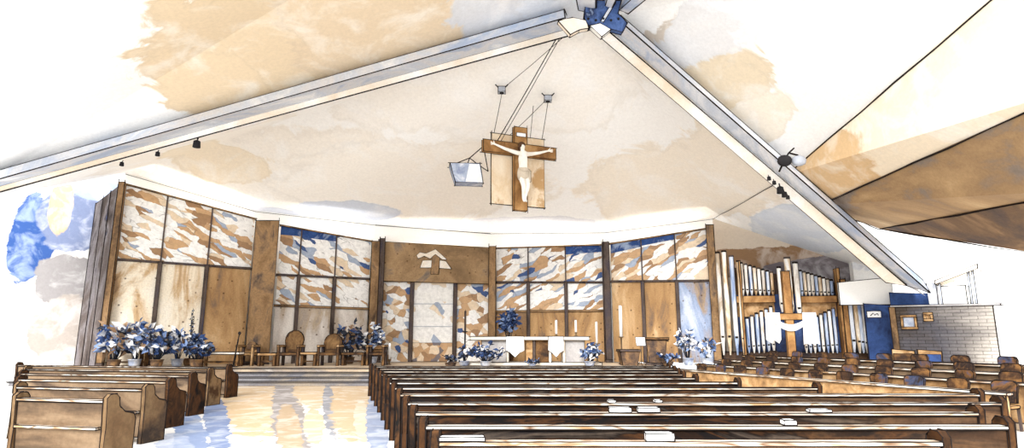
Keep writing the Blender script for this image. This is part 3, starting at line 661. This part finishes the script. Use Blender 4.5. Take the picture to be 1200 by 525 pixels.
for i, (Y, u, u2) in enumerate(LY):
    a = G(u, Y, .9); rz = math.radians(-12); 
    # far end: march along the row until its pixel column is u2
    L = 1.0
    while L < 20:
        q = Vector((a.x-L*math.cos(rz), Y-L*math.sin(rz), .9))
        if proj(q)[0] < u2: break
        L += .05
    m = (PEW_PALE, (PEW_PALE_END, PEW_END)[i in (0,2,3)], CREAM)
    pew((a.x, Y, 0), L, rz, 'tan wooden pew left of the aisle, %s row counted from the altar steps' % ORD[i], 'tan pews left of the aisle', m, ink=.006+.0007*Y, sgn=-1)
# leaflets and books on the ledges of the dark pews
def leaflet(row, u, w_, label, h=.03):
    Y = (RY+[5.3])[row]; c = G(u, Y-.09, .93)
    mb = MB(.008, 0)
    mb.hexa([(-w_/2,-.06,0),(w_/2,-.06,0),(w_/2*.9,.06,0),(-w_/2*.9,.06,0),(-w_/2,-.06,h),(w_/2,-.06,h),(w_/2*.9,.06,h),(-w_/2*.9,.06,h)])
    tag(mb.build('hymn_book', CLOTH, None, (c.x, Y+.03, .905)), label, 'book', 'white books lying on the pew backs')
leaflet(9, 728, .26, 'white book on the third nearest pew, left of a matching pair', .05); leaflet(9, 762, .26, 'white book on the third nearest pew, right of a matching pair', .05)
leaflet(11, 776, .24, 'white book on the nearest pew back', .06); leaflet(10, 930, .12, 'small white book lying toward the right end of a near pew', .05)
leaflet(8, 718, .1, 'small white card on a pew back midway along the block'); leaflet(8, 773, .1, 'small bluish white card on a pew back, right of another card'); leaflet(9, 965, .26, 'white book lying far right on the third nearest pew', .03)
leaflet(11, 540, .4, 'long white leaflet by the aisle end of the nearest pew', .03)

# ------------------------------------------------------------------ choir seats on the right
CA, CB = Vector((5.75, 20.8, 0)), Vector((9.5, 11.6, 0))
cd = (CB-CA).normalized(); cn = Vector((-cd.y, cd.x, 0)); CLn = (CB-CA).length; crz = math.atan2(cd.y, cd.x)
def make_choir_chair():
    t = thing('choir_chair', '', 'chair')
    mb = MB(.012, 0); mb.box(-.23, .23, -.22, .2, .43, .48); mb.build('seat', CHAIRT, t)
    mb = MB(.014, 0); n_ = 9
    pr = [(-.19,.2,.52),(.19,.2,.52)]+[((.12 if i < 5 else -.12)+.1*math.cos(PI*i/n_), .25, .84+.1*math.sin(PI*i/n_)) for i in range(n_+1)]
    mb.prism(pr, (0,.05,0), 'rim'); mb.build('backrest', CHAIRD, t)
    for x in (-.2, .2):
        for y in (-.19, .2):
            mb = MB(); mb.box(x-.022, x+.022, y-.022, y+.022, 0, .44); mb.build('leg', DARKPOST, t)
    return t
proto = make_choir_chair(); first = True
ROWN = ['front choir row', 'second choir row', 'third choir row', 'back choir row']
RAILCAP = CREAM
for k in range(4):
    tz = .13*k
    if k:
        mb = MB(.012, 0); mb.box(0, CLn+.6*k, k*1.05-.5, 5.0, tz-.13, tz); o = mb.build('choir_riser', PLAT, None, CA, (0,0,crz)); tag(o, ['', 'lowest', 'middle', 'top'][k]+' riser under the choir seats', 'riser', None, 'structure')
    t = thing('choir_rail', 'tan wooden rail with pale cap in front of the %s' % ROWN[k], 'rail', CA+cn*(k*1.05-.36)+Vector((0,0,tz)), crz, 'choir rails')
    mb = MB(.016, 0); Lk = CLn+.5*k; mb.box(0, Lk, -.04, .04, .0, .72); mb.build('panel', CHAIRT if k < 2 else PEW_PALE, t)
    mb = MB(.014, 0); mb.box(-.05, Lk+.05, -.09, .1, .72, .77); mb.build('cap', RAILCAP, t)
    nn = 11
    for i in range(nn):
        s_ = .45+(Lk-.9)*i/(nn-1)
        c = proto if first else copytree(proto); first = False
        p = CA+cd*s_+cn*(k*1.05+.2)+Vector((0,0,tz))
        c.location = p; c.rotation_euler = (0,0,crz+random.uniform(-.18,.18))
        c['label'] = 'brown round backed chair in the %s, %s from the organ end' % (ROWN[k], ORD[i]); c['category'] = 'chair'; c['group'] = 'choir chairs'

# ------------------------------------------------------------------ altar furniture
YA = 27.6
a0, a1 = G(552, YA, 1.6), G(689, YA, 1.6); AW = a1.x-a0.x; ac = (a0.x+a1.x)/2
t = thing('altar_table', 'long cream altar table with stone base on the platform', 'altar', (ac, YA, ZP))
hT = ZV(394.5, YA)-ZP
mb = MB(.018); mb.box(-AW/2, AW/2, -.5, .5, hT-.16, hT); mb.build('tabletop', CREAMSTONE, t)
def onx(u): return (u-620.5)/(689-552)*AW
for (ua, ub, m, nm) in ((565,594,GREYSTONE,'side_panel'), (661,684,GREYSTONE,'side_panel'), (616,624,CHAIRT,'front_panel'), (627,643,CHAIRB,'front_panel')):
    mb = MB(.016); mb.box(onx(ua), onx(ub), -.3, .3, .12, hT-.16); mb.build(nm, m, t)
for u in (595, 625.5, 644, 660):
    mb = MB(.014); x = onx(u); mb.box(x-.06, x+.06, -.36, .36, .12, hT-.16); mb.build('leg', CREAMSTONE if u != 625.5 else DARKPOST, t)
mb = MB(.016); mb.box(-AW/2-.3, AW/2+.5, -.75, .7, 0, .12); mb.build('base_slab', CREAMSTONE, t)
for (u, wpx, lab) in ((603.5, 20, 'white pointed altar cloth on the left half of the altar'), (650.5, 17, 'white pointed altar cloth on the right half of the altar')):
    x = onx(u); hw = wpx/2*YA/F
    mb = MB(.012); zb = ZV(413, YA)-ZP; zt = ZV(418.5, YA)-ZP
    mb.prism([(x-hw,-.53,hT+.01),(x-hw*1.05,-.54,zb+.1),(x-hw*.55,-.54,zb),(x,-.55,max(.14,zt)),(x+hw*.55,-.54,zb),(x+hw*1.05,-.54,zb+.1),(x+hw,-.53,hT+.01)], (0,.02,0), 'rim')
    mb.box(x-hw, x+hw, -.53, .3, hT+.003, hT+.02)
    tag(mb.build('altar_cloth', CLOTH, None, (ac, YA, ZP)), lab, 'cloth', 'altar cloths')
def candle(u, Y, z0, zt, label, stem_h, dark=False, rad=.05):
    p = G(u, Y, z0); t = thing('candlestick', label, 'candle', (p.x, p.y, z0)); h = zt-z0
    mb = MB(); prof = [(.16,0),(.16,.03),(.05,.08),(.035,stem_h*.45),(.075,stem_h*.5),(.035,stem_h*.56),(.04,stem_h-.06),(.13,stem_h-.03),(.13,stem_h)] if stem_h > .25 else [(.1,0),(.1,.03),(.04,.06),(.05,stem_h-.02),(.08,stem_h)]
    mb.lathe((0,0,0), prof, 10); mb.build('stand', SILVER if not dark else BLACK, t)
    mb = MB(); mb.lathe((0,0,0), [(rad,stem_h),(rad,h-.04),(rad*.6,h)], 8); mb.build('wax', DARKPOST if dark else CLOTH, t)
    mb = MB(); mb.tube([(0,0,h-.02),(0,0,h+.05)], .008, 4); mb.build('wick', INK, t)
candle(652, YA, ZP+hT, ZV(375, YA), 'short white candle on the altar, left one of two', .12)
candle(675, YA, ZP+hT, ZV(375, YA), 'white candle in a holder near the right end of the altar', .2)
candle(700, 27.9, ZP, ZV(377, 27.9), 'slim floor candle just right of the altar', .95)
candle(544.5, 28.6, ZP, ZV(364, 28.6), 'tall dark processional candle left of the altar', 1.5, True)
candle(729, 28.2, ZP, ZV(358, 28.2), 'tallest white candle on a dark stand by the brown tub', 1.25, rad=.075)
candle(456, 27.6, ZP, ZV(402, 27.6), 'thin pale candle post at the aisle end of the platform', .25)
# tub, ambo
p = G(737, 27.2, ZP)
t = thing('planter_tub', 'dark brown tub on the platform right of the altar', 'tub', p)
mb = MB(.018); mb.hexa([(-.33,-.33,0),(.33,-.33,0),(.33,.33,0),(-.33,.33,0),(-.42,-.42,.62),(.42,-.42,.62),(.42,.42,.62),(-.42,.42,.62)]); mb.build('bowl', POTB, t)
mb = MB(.014); mb.box(-.46,.46,-.46,.46,.6,.68); mb.build('rim', DARKPOST, t)
p = G(770, 27.4, ZP)
t = thing('ambo', 'brown wooden ambo with a slanted top right of the altar', 'lectern', p, math.radians(-12))
mb = MB(.018); mb.hexa([(-.34,-.28,.1),(.34,-.28,.1),(.3,.28,.1),(-.3,.28,.1),(-.44,-.34,1.1),(.44,-.34,1.1),(.38,.3,1.02),(-.38,.3,1.02)]); mb.build('body', POTB, t)
mb = MB(.016); mb.hexa([(-.55,-.45,1.12),(.55,-.45,1.12),(.55,.4,1.04),(-.55,.4,1.04),(-.55,-.45,1.2),(.55,-.45,1.2),(.55,.4,1.12),(-.55,.4,1.12)]); mb.build('desk_top', CHAIRB, t)
mb = MB(.014); mb.box(-.5,.5,-.42,.42,0,.1); mb.build('base', DARKPOST, t)
p = G(752, 26.9, ZP)
t = thing('music_stand', 'thin stand holding a white sheet left of the ambo', 'stand', p)
mb = MB(); mb.tube([(0,0,.03),(0,0,.95)], .025, 6); mb.build('pole', SILVER, t)
for k in range(3):
    mb = MB(); an = k*2*PI/3+.4; mb.tube([(0,0,.2),(.25*math.cos(an),.25*math.sin(an),.01)], .018, 5); mb.build('leg', SILVER, t)
mb = MB(.012); mb.hexa([(-.2,-.06,.85),(.2,-.06,.85),(.2,-.03,.85),(-.2,-.03,.85),(-.22,.06,1.22),(.2,.06,1.22),(.2,.09,1.22),(-.22,.09,1.22)]); mb.build('sheet', CLOTH, t)

# ------------------------------------------------------------------ plants
def plant(u, Y, z0, h, spread, n_, label, pot=None, mix=(3,3,1,0), leaf=(.2,.1), name='potted_plant', droop=0, squash=1, poth=.32, potr=.24):
    p = G(u, Y, z0); t = thing(name, label, 'plant', p, random.uniform(0, 6))
    base = 0
    if pot:
        mb = MB(); mb.lathe((0,0,0), [(potr*.7,0),(potr*.9,poth*.4),(potr,poth*.92),(potr*1.08,poth*.92),(potr*1.08,poth)], 12); mb.build('pot', pot, t); base = poth
    mats = [LEAF_N, LEAF_S, LEAF_D, LEAF_P, LEAF_B]; mix = list(mix)+[0]*(5-len(mix))
    mb = MB(); stems = MB(); pick = [i for i, c in enumerate(mix) for _ in range(c)]
    ns = max(5, n_//14); tips = []
    for i in range(ns):
        an = random.uniform(0, 2*PI); r = spread*math.sqrt(random.random()); top = base+(h-base)*random.uniform(.45, 1)*(1-.35*(r/spread)**2)
        tip = Vector((r*math.cos(an), r*math.sin(an)*squash, top)); b0_ = Vector((r*.15*math.cos(an), r*.15*math.sin(an), max(0, base-.03)))
        mid = b0_.lerp(tip, .55)+Vector((0,0,.08*h)); stems.tube([b0_, mid, tip], [.018,.014,.008], 4); tips.append((b0_, mid, tip))
    for i in range(n_):
        b0_, mid, tip = random.choice(tips); q = random.uniform(.35, 1.05)
        c = b0_.lerp(mid, q*2) if q < .5 else mid.lerp(tip, (q-.5)*2)
        d = Vector((random.gauss(0,1), random.gauss(0,1), random.gauss(.15-droop,.7)))
        mb.mi = random.choice(pick); s_ = random.uniform(.7, 1.5); mb.leaf(c, d, leaf[0]*s_, leaf[1]*s_)
    stems.build('stem', LEAF_D, t); mb.build('foliage', mats, t)
    return t
plant(133, 24.95, ZP, 1.95, .6, 260, 'bushy slate blue plant beside the leftmost post', POTB, (2,5,1,3,3), (.36,.2))
plant(157, 25.35, ZP, 2.1, .55, 220, 'tall blue grey plant left of the first dark mullion', POTG, (2,5,1,4,2), (.32,.17))
plant(183, 24.95, ZP, 1.55, .7, 260, 'spreading navy plant with white petals in front of the first screen', POTB, (5,3,3,3,1), (.3,.17))
plant(207, 25.9, ZP, 1.75, .55, 200, 'pale blue flowering plant behind and right of the spreading navy one', POTG, (3,5,1,5,1), (.28,.15))
plant(229, 25.0, ZP, 1.3, .6, 220, 'dark navy plant in a brown pot before the first screen', POTB, (6,2,4,1,1), (.28,.15))
plant(221, 26.6, ZP, 2.9, .16, 60, 'tall thin stalk dotted with dark buds before the first screen', POTB, (1,1,4,1), (.1,.07), name='stalk_plant')
plant(409, 28.6, ZP, 2.0, .8, 260, 'dark bushy plant behind the armchairs near the center', POTB, (5,2,4,0,4), (.27,.15))
plant(436, 28.9, ZP, 2.1, .6, 220, 'white flowering plant left of the central portal', POTG, (2,3,2,6), (.22,.13))
plant(596, 29.6, ZP, 2.7, .55, 240, 'tall navy plant standing behind the altar', POTB, (8,3,2,0), (.3,.17), poth=1.1, potr=.3)
plant(569, 26.3, ZP, .95, .75, 240, 'low navy plant in front of the left end of the altar', POTG, (6,2,3,2), (.2,.12), squash=.7, poth=.2)
plant(544, 26.7, ZP, .85, .4, 90, 'low blue grey plant left of the altar', POTG, (4,3,3,1,1), (.2,.12), poth=.2)
plant(528, 25.6, ZP, .5, .34, 80, 'small dark plant at the platform edge left of the altar', POTB, (1,1,6,2), (.16,.1), poth=.18)
plant(691, 26.4, ZP, .95, .75, 240, 'low navy and white plant in front of the right end of the altar', POTG, (6,3,3,3), (.2,.12), squash=.7, poth=.2)
plant(624, 26.4, ZP, .3, .35, 60, 'tiny flat blue plant at the foot of the altar center', POTG, (3,3,4,0), (.13,.08), poth=.1, potr=.16)
plant(783, 26.6, ZP, .55, .5, 110, 'low dark blue plant at the foot of the ambo', POTB, (6,2,4,1), (.18,.11), poth=.18)
plant(807, 27.0, ZP, 1.75, .6, 220, 'large white and grey flower spray beside the ambo', POTG, (2,4,3,7,1), (.22,.11))
plant(829, 26.8, ZP, 1.35, .5, 150, 'blue grey and tan plant next to the organ', POTG, (3,5,1,5,3), (.26,.15))

# ------------------------------------------------------------------ chairs and benches on the platform
def armchair(u, Y, hpx, label, mat=CHAIRB, wd=.72):
    p = G(u, Y, ZP); t = thing('presider_chair', label, 'chair', p); hh = hpx*Y/F; w2 = wd/2
    mb = MB(.016); mb.box(-w2, w2, -.3, .35, .44, .56); mb.build('seat', mat, t)
    n_ = 10; pr = [(-w2*.78,.3,.56),(w2*.78,.3,.56)]+[(w2*.95*math.cos(PI*i/n_), .38, hh-.42+.42*math.sin(PI*i/n_)) for i in range(n_+1)]
    mb = MB(.02); mb.prism(pr, (0,.09,0), 'rim'); bk = mb.build('backrest', mat, t)
    mb = MB(); pr2 = [(x*.75, y-.012, .7+(z-.56)*.78) for x, y, z in pr]; mb.prism(pr2, (0,.02,0), False); mb.build('back_pad', PADM if mat is CHAIRB else POTB, bk)
    for s_ in (-1, 1):
        mb = MB(.014); mb.box(s_*w2-.06, s_*w2+.06, -.34, .38, .8, .88); mb.build('armrest', CHAIRT, t)
        for y in (-.28, .33):
            mb = MB(.014); mb.box(s_*w2-.05, s_*w2+.05, y-.05, y+.05, 0, .8); mb.build('leg', DARKPOST if y > 0 else mat, t)
armchair(339.5, 26.6, 40, 'larger round backed armchair on the platform above the steps', CHAIRB, .85)
armchair(386, 26.8, 36, 'second round backed armchair, nearer the center of the platform', CHAIRB, .85)
armchair(441, 27.0, 20, 'low brown side chair at the platform edge by the portal', CHAIRB, .7)
armchair(289, 26.8, 26, 'tan low chair in front of the broad brown column', CHAIRT, .66)
def bench(u0, u1, Y, h, label, mat, name='bench', back=False):
    a, b = G(u0, Y, ZP), G(u1, Y, ZP); L = b.x-a.x; t = thing(name, label, 'bench', a)
    mb = MB(.016); mb.box(0, L, -.25, .25, h-.1, h); mb.build('seat', mat, t)
    for x in (.08, L-.08):
        for y in (-.18, .18):
            mb = MB(.012); mb.box(x-.05, x+.05, y-.05, y+.05, 0, h-.1); mb.build('leg', CHAIRB, t)
    mb = MB(); mb.box(.08, L-.08, -.02, .02, .15, .22); mb.build('stretcher', CHAIRB, t)
bench(303, 325, 26.4, .55, 'short tan bench left of the larger armchair', CHAIRT)
bench(353, 372, 26.6, .58, 'short tan bench between the two armchairs', CHAIRT)
bench(401, 428, 26.9, .56, 'long brown bench right of the second armchair', CHAIRB)
bench(236, 282, 26.0, .6, 'low cream bench in front of the first screen', CREAMSTONE)
bench(128, 170, 25.85, .75, 'white plant shelf behind the leftmost plants', CREAMSTONE, 'plant_shelf')
p = G(273, 25.4, ZP); t = thing('microphone_stand', 'dark slanted microphone stand beside the broad column', 'stand', p)
mb = MB(); mb.lathe((0,0,0), [(.18,0),(.18,.03),(.03,.05)], 10); mb.build('base', BLACK, t)
mb = MB(); mb.tube([(0,0,.03),(.12,0,1.1),(.2,-.1,1.35)], .03, 6); mb.build('pole', BLACK, t)
mb = MB(); mb.ball((.21,-.12,1.38), .07); mb.build('microphone', BLACK, t)

# chairs by the brick wall
def sidechair(u, Y, label, blue, rz):
    p = G(u, Y, 0); t = thing('upholstered_chair', label, 'chair', p, rz)
    mb = MB(.018); mb.box(-.4, .4, -.35, .35, .35, .55); mb.build('seat', CHAIRT, t)
    mb = MB(.018); mb.prism([(-.36,.3,.55),(.36,.3,.55),(.4,.4,1.3),(-.34,.4,1.36)], (0,.1,0)); b_ = mb.build('backrest', CHAIRT, t)
    mb = MB(.012); mb.box(-.3, .3, .18, .3, .58, 1.2); mb.build('cushion', NAVY if blue else CHAIRB, b_)
    for x in (-.36, .36):
        for y in (-.3, .36):
            mb = MB(); mb.box(x-.04, x+.04, y-.04, y+.04, 0, .36); mb.build('leg', CHAIRB, t)
        mb = MB(.012); mb.box(x-.05, x+.05, -.35, .35, .8, .88); mb.build('armrest', CHAIRT, t)

# ------------------------------------------------------------------ crucifix
YC = 24.0; CYAW = math.radians(22)
cc = P(609.5, 247, YC)
cr = thing('crucifix', 'large wooden crucifix with carved figure hanging before the ceiling', 'crucifix', cc, CYAW)
hC = ZV(150, YC)-cc.z; wd = .29
mb = MB(.02, .03); mb.box(-wd, wd, -.1, .1, 0, hC); mb.build('upright', CROSSB, cr)
zArm = ZV(176, YC)-cc.z
mb = MB(.02, .03); mb.box(-1.66, 1.62, -.13, .08, zArm-.26, zArm+.24); mb.build('crossbeam', CROSSB, cr)
mb = MB(.02, .03); mb.box(-1.22, 1.18, .14, .2, .24, hC-.32); mb.build('backing_board', BOARD, cr)
mb = MB(.012); mb.box(-.2, .22, -.13, -.1, hC-.42, hC-.26); mb.build('title_plaque', CLOTH, cr)
def skinned(name, verts, edges, radii, mat, parent, sub=2, root=0):
    me = bpy.data.meshes.new(name); me.from_pydata([tuple(v) for v in verts], edges, []); me.materials.append(mat)
    o = bpy.data.objects.new(name, me); C.objects.link(o); o.parent = parent
    m = o.modifiers.new('skin', 'SKIN'); m.use_smooth_shade = True
    sv = me.skin_vertices[0].data
    for i, r in enumerate(radii):
        sv[i].radius = r if isinstance(r, tuple) else (r, r); sv[i].use_root = (i == root)
    s_ = o.modifiers.new('subdiv', 'SUBSURF'); s_.levels = sub; s_.render_levels = sub
    return o
V = []; E = []; R = []
def jv(p, r, par=None):
    V.append(p); R.append((r[0]*1.18, r[1]*1.18) if isinstance(r, tuple) else r*1.18)
    if par is not None: E.append((par, len(V)-1))
    return len(V)-1
zS = zArm-.22          # shoulder height; carved figure faces local -y
y0 = -.27
pel = jv((.03,y0,zS-.82), (.17,.13)); wst = jv((.02,y0-.02,zS-.55), (.145,.11), pel); chs = jv((.0,y0-.04,zS-.2), (.2,.15), wst); nb = jv((0,y0-.02,zS+.02), (.1,.09), chs)
nk = jv((-.02,y0-.06,zS+.1), .065, nb); hd = jv((-.05,y0-.12,zS+.2), (.1,.11), nk); ht = jv((-.07,y0-.13,zS+.33), (.09,.1), hd); jv((-.085,y0-.12,zS+.39), .05, ht)
jv((-.065,y0-.235,zS+.2), .02, hd)     # nose
for s_ in (-1, 1):
    sh = jv((.23*s_,y0-.02,zS-.02), .085, nb); el = jv((.72*s_,y0+.02,zS+.1), .058, sh); wr = jv((1.14*s_,y0+.06,zS+.25), .036, el); pa = jv((1.25*s_,y0+.07,zS+.285), (.05,.028), wr)
    for q in range(4): a = jv((1.33*s_,y0+.05,zS+.335-.035*q), .015, pa); jv(((1.40+.012*(q in (1,2)))*s_,y0-.0,zS+.345-.04*q), .011, a)
    a = jv((1.25*s_,y0+.02,zS+.35), .016, pa); jv((1.29*s_,y0-.02,zS+.39), .012, a)
    hp = jv((.1*s_+.03,y0,zS-.95), .125, pel); kn = jv((.1*s_+.07,y0-.18,zS-1.42), .082, hp); an = jv((.04*s_+.06,y0-.02,zS-1.9), .05, kn)
    jv((.035*s_+.06,y0-.06,zS-1.98), .05, an); jv((.05*s_+.06,y0-.16,zS-2.08), .035, len(V)-1)
fig = skinned('carved_figure', V, E, R, SKIN, cr); fig['label'] = 'ivory carved figure with outstretched arms'
mb = MB(.01); mb.lathe((0,0,0), [(.2,-.2),(.235,-.05),(.235,.1),(.21,.24),(.2,.27)], 12); mb.tube([(-.2,-.15,.2),(-.08,-.24,.12),(.12,-.24,.14),(.2,-.14,.2)], .03, 6); mb.box(.16,.26,-.12,-.06,-.3,.18)
o = mb.build('loincloth', LOIN, fig, (.03, y0-.01, zS-.92)); o.scale = (1.12, .95, 1)
mb = MB(); mb.ball((-.075, y0-.09, zS+.32), .155, 12, 8, (1,1,.9)); mb.ball((-.07, y0-.01, zS+.18), .13, 10, 6, (1.15,.8,1.4)); mb.build('hair', HAIRM, fig)
# cables and pulleys
def ceil_point(u, v):
    """meeting point of a pixel's ray with the cream ceiling panel (to hang things from it)"""
    o = Vector((0,0,H)); d = (P(u, v, 10)-o).normalized()
    from mathutils.geometry import intersect_ray_tri
    for f in fs:
        r = intersect_ray_tri(A_pts[f[0]], A_pts[f[1]], A_pts[f[2]], d, o, True)
        if r is not None: return r-d*.35
    return P(u, v, 22)
def cable(a, b, label, r=.014, name='suspension_cable'):
    mb = MB(); mb.tube([a, Vector(a).lerp(Vector(b), .5)+Vector((0,0,-.03)), b], r, 5); return tag(mb.build(name, INK), label, 'cable', 'cables holding the crucifix')
bt = lambda x, z, y=.17: cc+Vector((math.cos(CYAW)*x-math.sin(CYAW)*y, math.sin(CYAW)*x+math.cos(CYAW)*y, z))
pul = []
for (u, v, lab) in ((588,105,'small dark pulley on the ceiling, upper left of the crucifix'), (642,115,'small dark pulley on the ceiling, upper right of the crucifix')):
    q = ceil_point(u, v); pul.append(q); t = thing('pulley', lab, 'pulley', q)
    mb = MB(.016); mb.box(-.15,.15,-.2,.1,-.16,.06); mb.build('housing', GREY, t)
    mb = MB(); mb.lathe((0,-.05,-.2), [(.09,0),(.09,.05)], 10); mb.build('wheel', BLACK, t)
    for s_ in (-1, 1): mb = MB(); mb.tube([(.1*s_,-.1,0),(.26*s_,-.2,.14)], .025, 5); mb.build('hook', INK, t)
cable(pul[0]+Vector((0,0,-.2)), bt(-1.1, hC-.32), 'thin cable from the left pulley to the backing board')
cable(pul[1]+Vector((0,0,-.2)), bt(1.1, hC-.32), 'thin cable from the right pulley to the backing board')
hubp = P(655, 40, 20.9)
cable(hubp, bt(-1.05, zArm+.24, -.1), 'long cable from the hub to the left arm of the crucifix', .02)
cable(hubp+Vector((.12,0,0)), bt(-.9, zArm+.24, -.1), 'long cable from the hub running just right of its twin', .014)
cable(hubp+Vector((.3,0,0)), pul[0], 'thin cable from the hub to the left pulley', .012)
cable(pul[1], bt(-.4, hC-.32), 'slanted cable from the right pulley to the top of the board', .012)
cable(ceil_point(625,124), bt(.55, hC-.32), 'short vertical cable right of the upright top', .012)
# hanging white lantern beside the crucifix
lp = P(547, 216, YC-.1)
t = thing('hanging_lantern', 'white box lantern hung on thin struts left of the crucifix', 'lantern', lp, math.radians(8)); k_ = YC/F
mb = MB(.02, .06); mb.hexa([(-14*k_,-.3,0),(19*k_,-.3,0),(19*k_,.3,0),(-14*k_,.3,0),(-21*k_,-.35,23*k_),(15*k_,-.35,24*k_),(15*k_,.35,24*k_),(-21*k_,.35,23*k_)]); mb.build('housing', POTG, t)
mb = MB(); mb.hexa([(-2*k_,-.33,1*k_),(18*k_,-.33,1*k_),(18*k_,-.3,1*k_),(-2*k_,-.3,1*k_),(2*k_,-.38,22*k_),(14*k_,-.38,22.5*k_),(14*k_,-.34,22.5*k_),(2*k_,-.34,22*k_)]); mb.build('lens', CLOTH, t)
mb = MB()
for a, b in (((-19*k_,0,23*k_),(3*k_,0,33*k_)), ((3*k_,0,33*k_),(15*k_,0,24*k_)), ((3*k_,0,33*k_),(20*k_,.1,50*k_)), ((0,0,24*k_),(3*k_,0,33*k_)), ((15*k_,0,24*k_),(26*k_,.1,18*k_)), ((26*k_,.1,18*k_),(20*k_,.1,50*k_))): mb.tube([a, b], .022, 5)
mb.build('strut', INK, t)
# spotlights on the beams
def spot(p, label, s_=1.0, yaw=0):
    t = thing('spotlight', label, 'spotlight', p, yaw, 'spotlights on the roof beams')
    mb = MB(); mb.lathe((0,0,0), [(.07*s_,-.3*s_),(.15*s_,-.28*s_),(.13*s_,-.02*s_),(.05*s_,.02*s_)], 10); mb.build('can', BLACK, t)
    mb = MB(); mb.tube([(0,0,0),(0,.05,.16*s_)], .03*s_, 5); mb.build('bracket', BLACK, t)
for i, (u, v, Y, s_, lab) in enumerate(((231,165,20.8,.9,'black spotlight under the left beam, highest of its three'), (185,178,20.8,.55,'small black spotlight under the left beam, middle of its three'), (143,190,20.8,.5,'small black spotlight under the left beam, lowest of its three'),
        (901,207,22,.5,'tiny spotlight under the right beam, topmost of the cluster'), (907,212,22,.5,'tiny spotlight under the right beam, second of the cluster'), (914,219,22,.9,'larger black spotlight in the middle of the right beam cluster'), (919,225,22,.7,'black spotlight low in the right beam cluster'), (923,229,22,.5,'tiny spotlight under the right beam, lowest of the cluster'))):
    spot(P(u, v, Y), lab, s_)
q = P(922, 190, 20.4); t = thing('twin_floodlight', 'round black and white floodlight pair on top of the right beam', 'floodlight', q)
mb = MB(); mb.ball((-.12,-.1,.02), .26, 10, 8, (1,.8,.8)); mb.build('lamp_head', BLACK, t)
mb = MB(.015); mb.ball((.38,-.1,.02), .24, 10, 8, (1.1,.8,.8)); mb.build('lamp_head', GREY, t)
mb = MB(); mb.tube([(-.3,0,-.35),(-.05,0,.12),(.1,0,.34),(.4,0,.26),(.62,0,-.08)], .035, 6); mb.tube([(.1,0,.34),(.35,.1,.55)], .03, 6); mb.build('yoke', INK, t)
sidechair(1063, 22.9, 'tan upholstered chair with pale back, left of the pair at the brick wall', False, math.radians(-30))
sidechair(1098, 21.7, 'pale upholstered chair with a blue cushion, right of the pair at the brick wall', True, math.radians(-20))
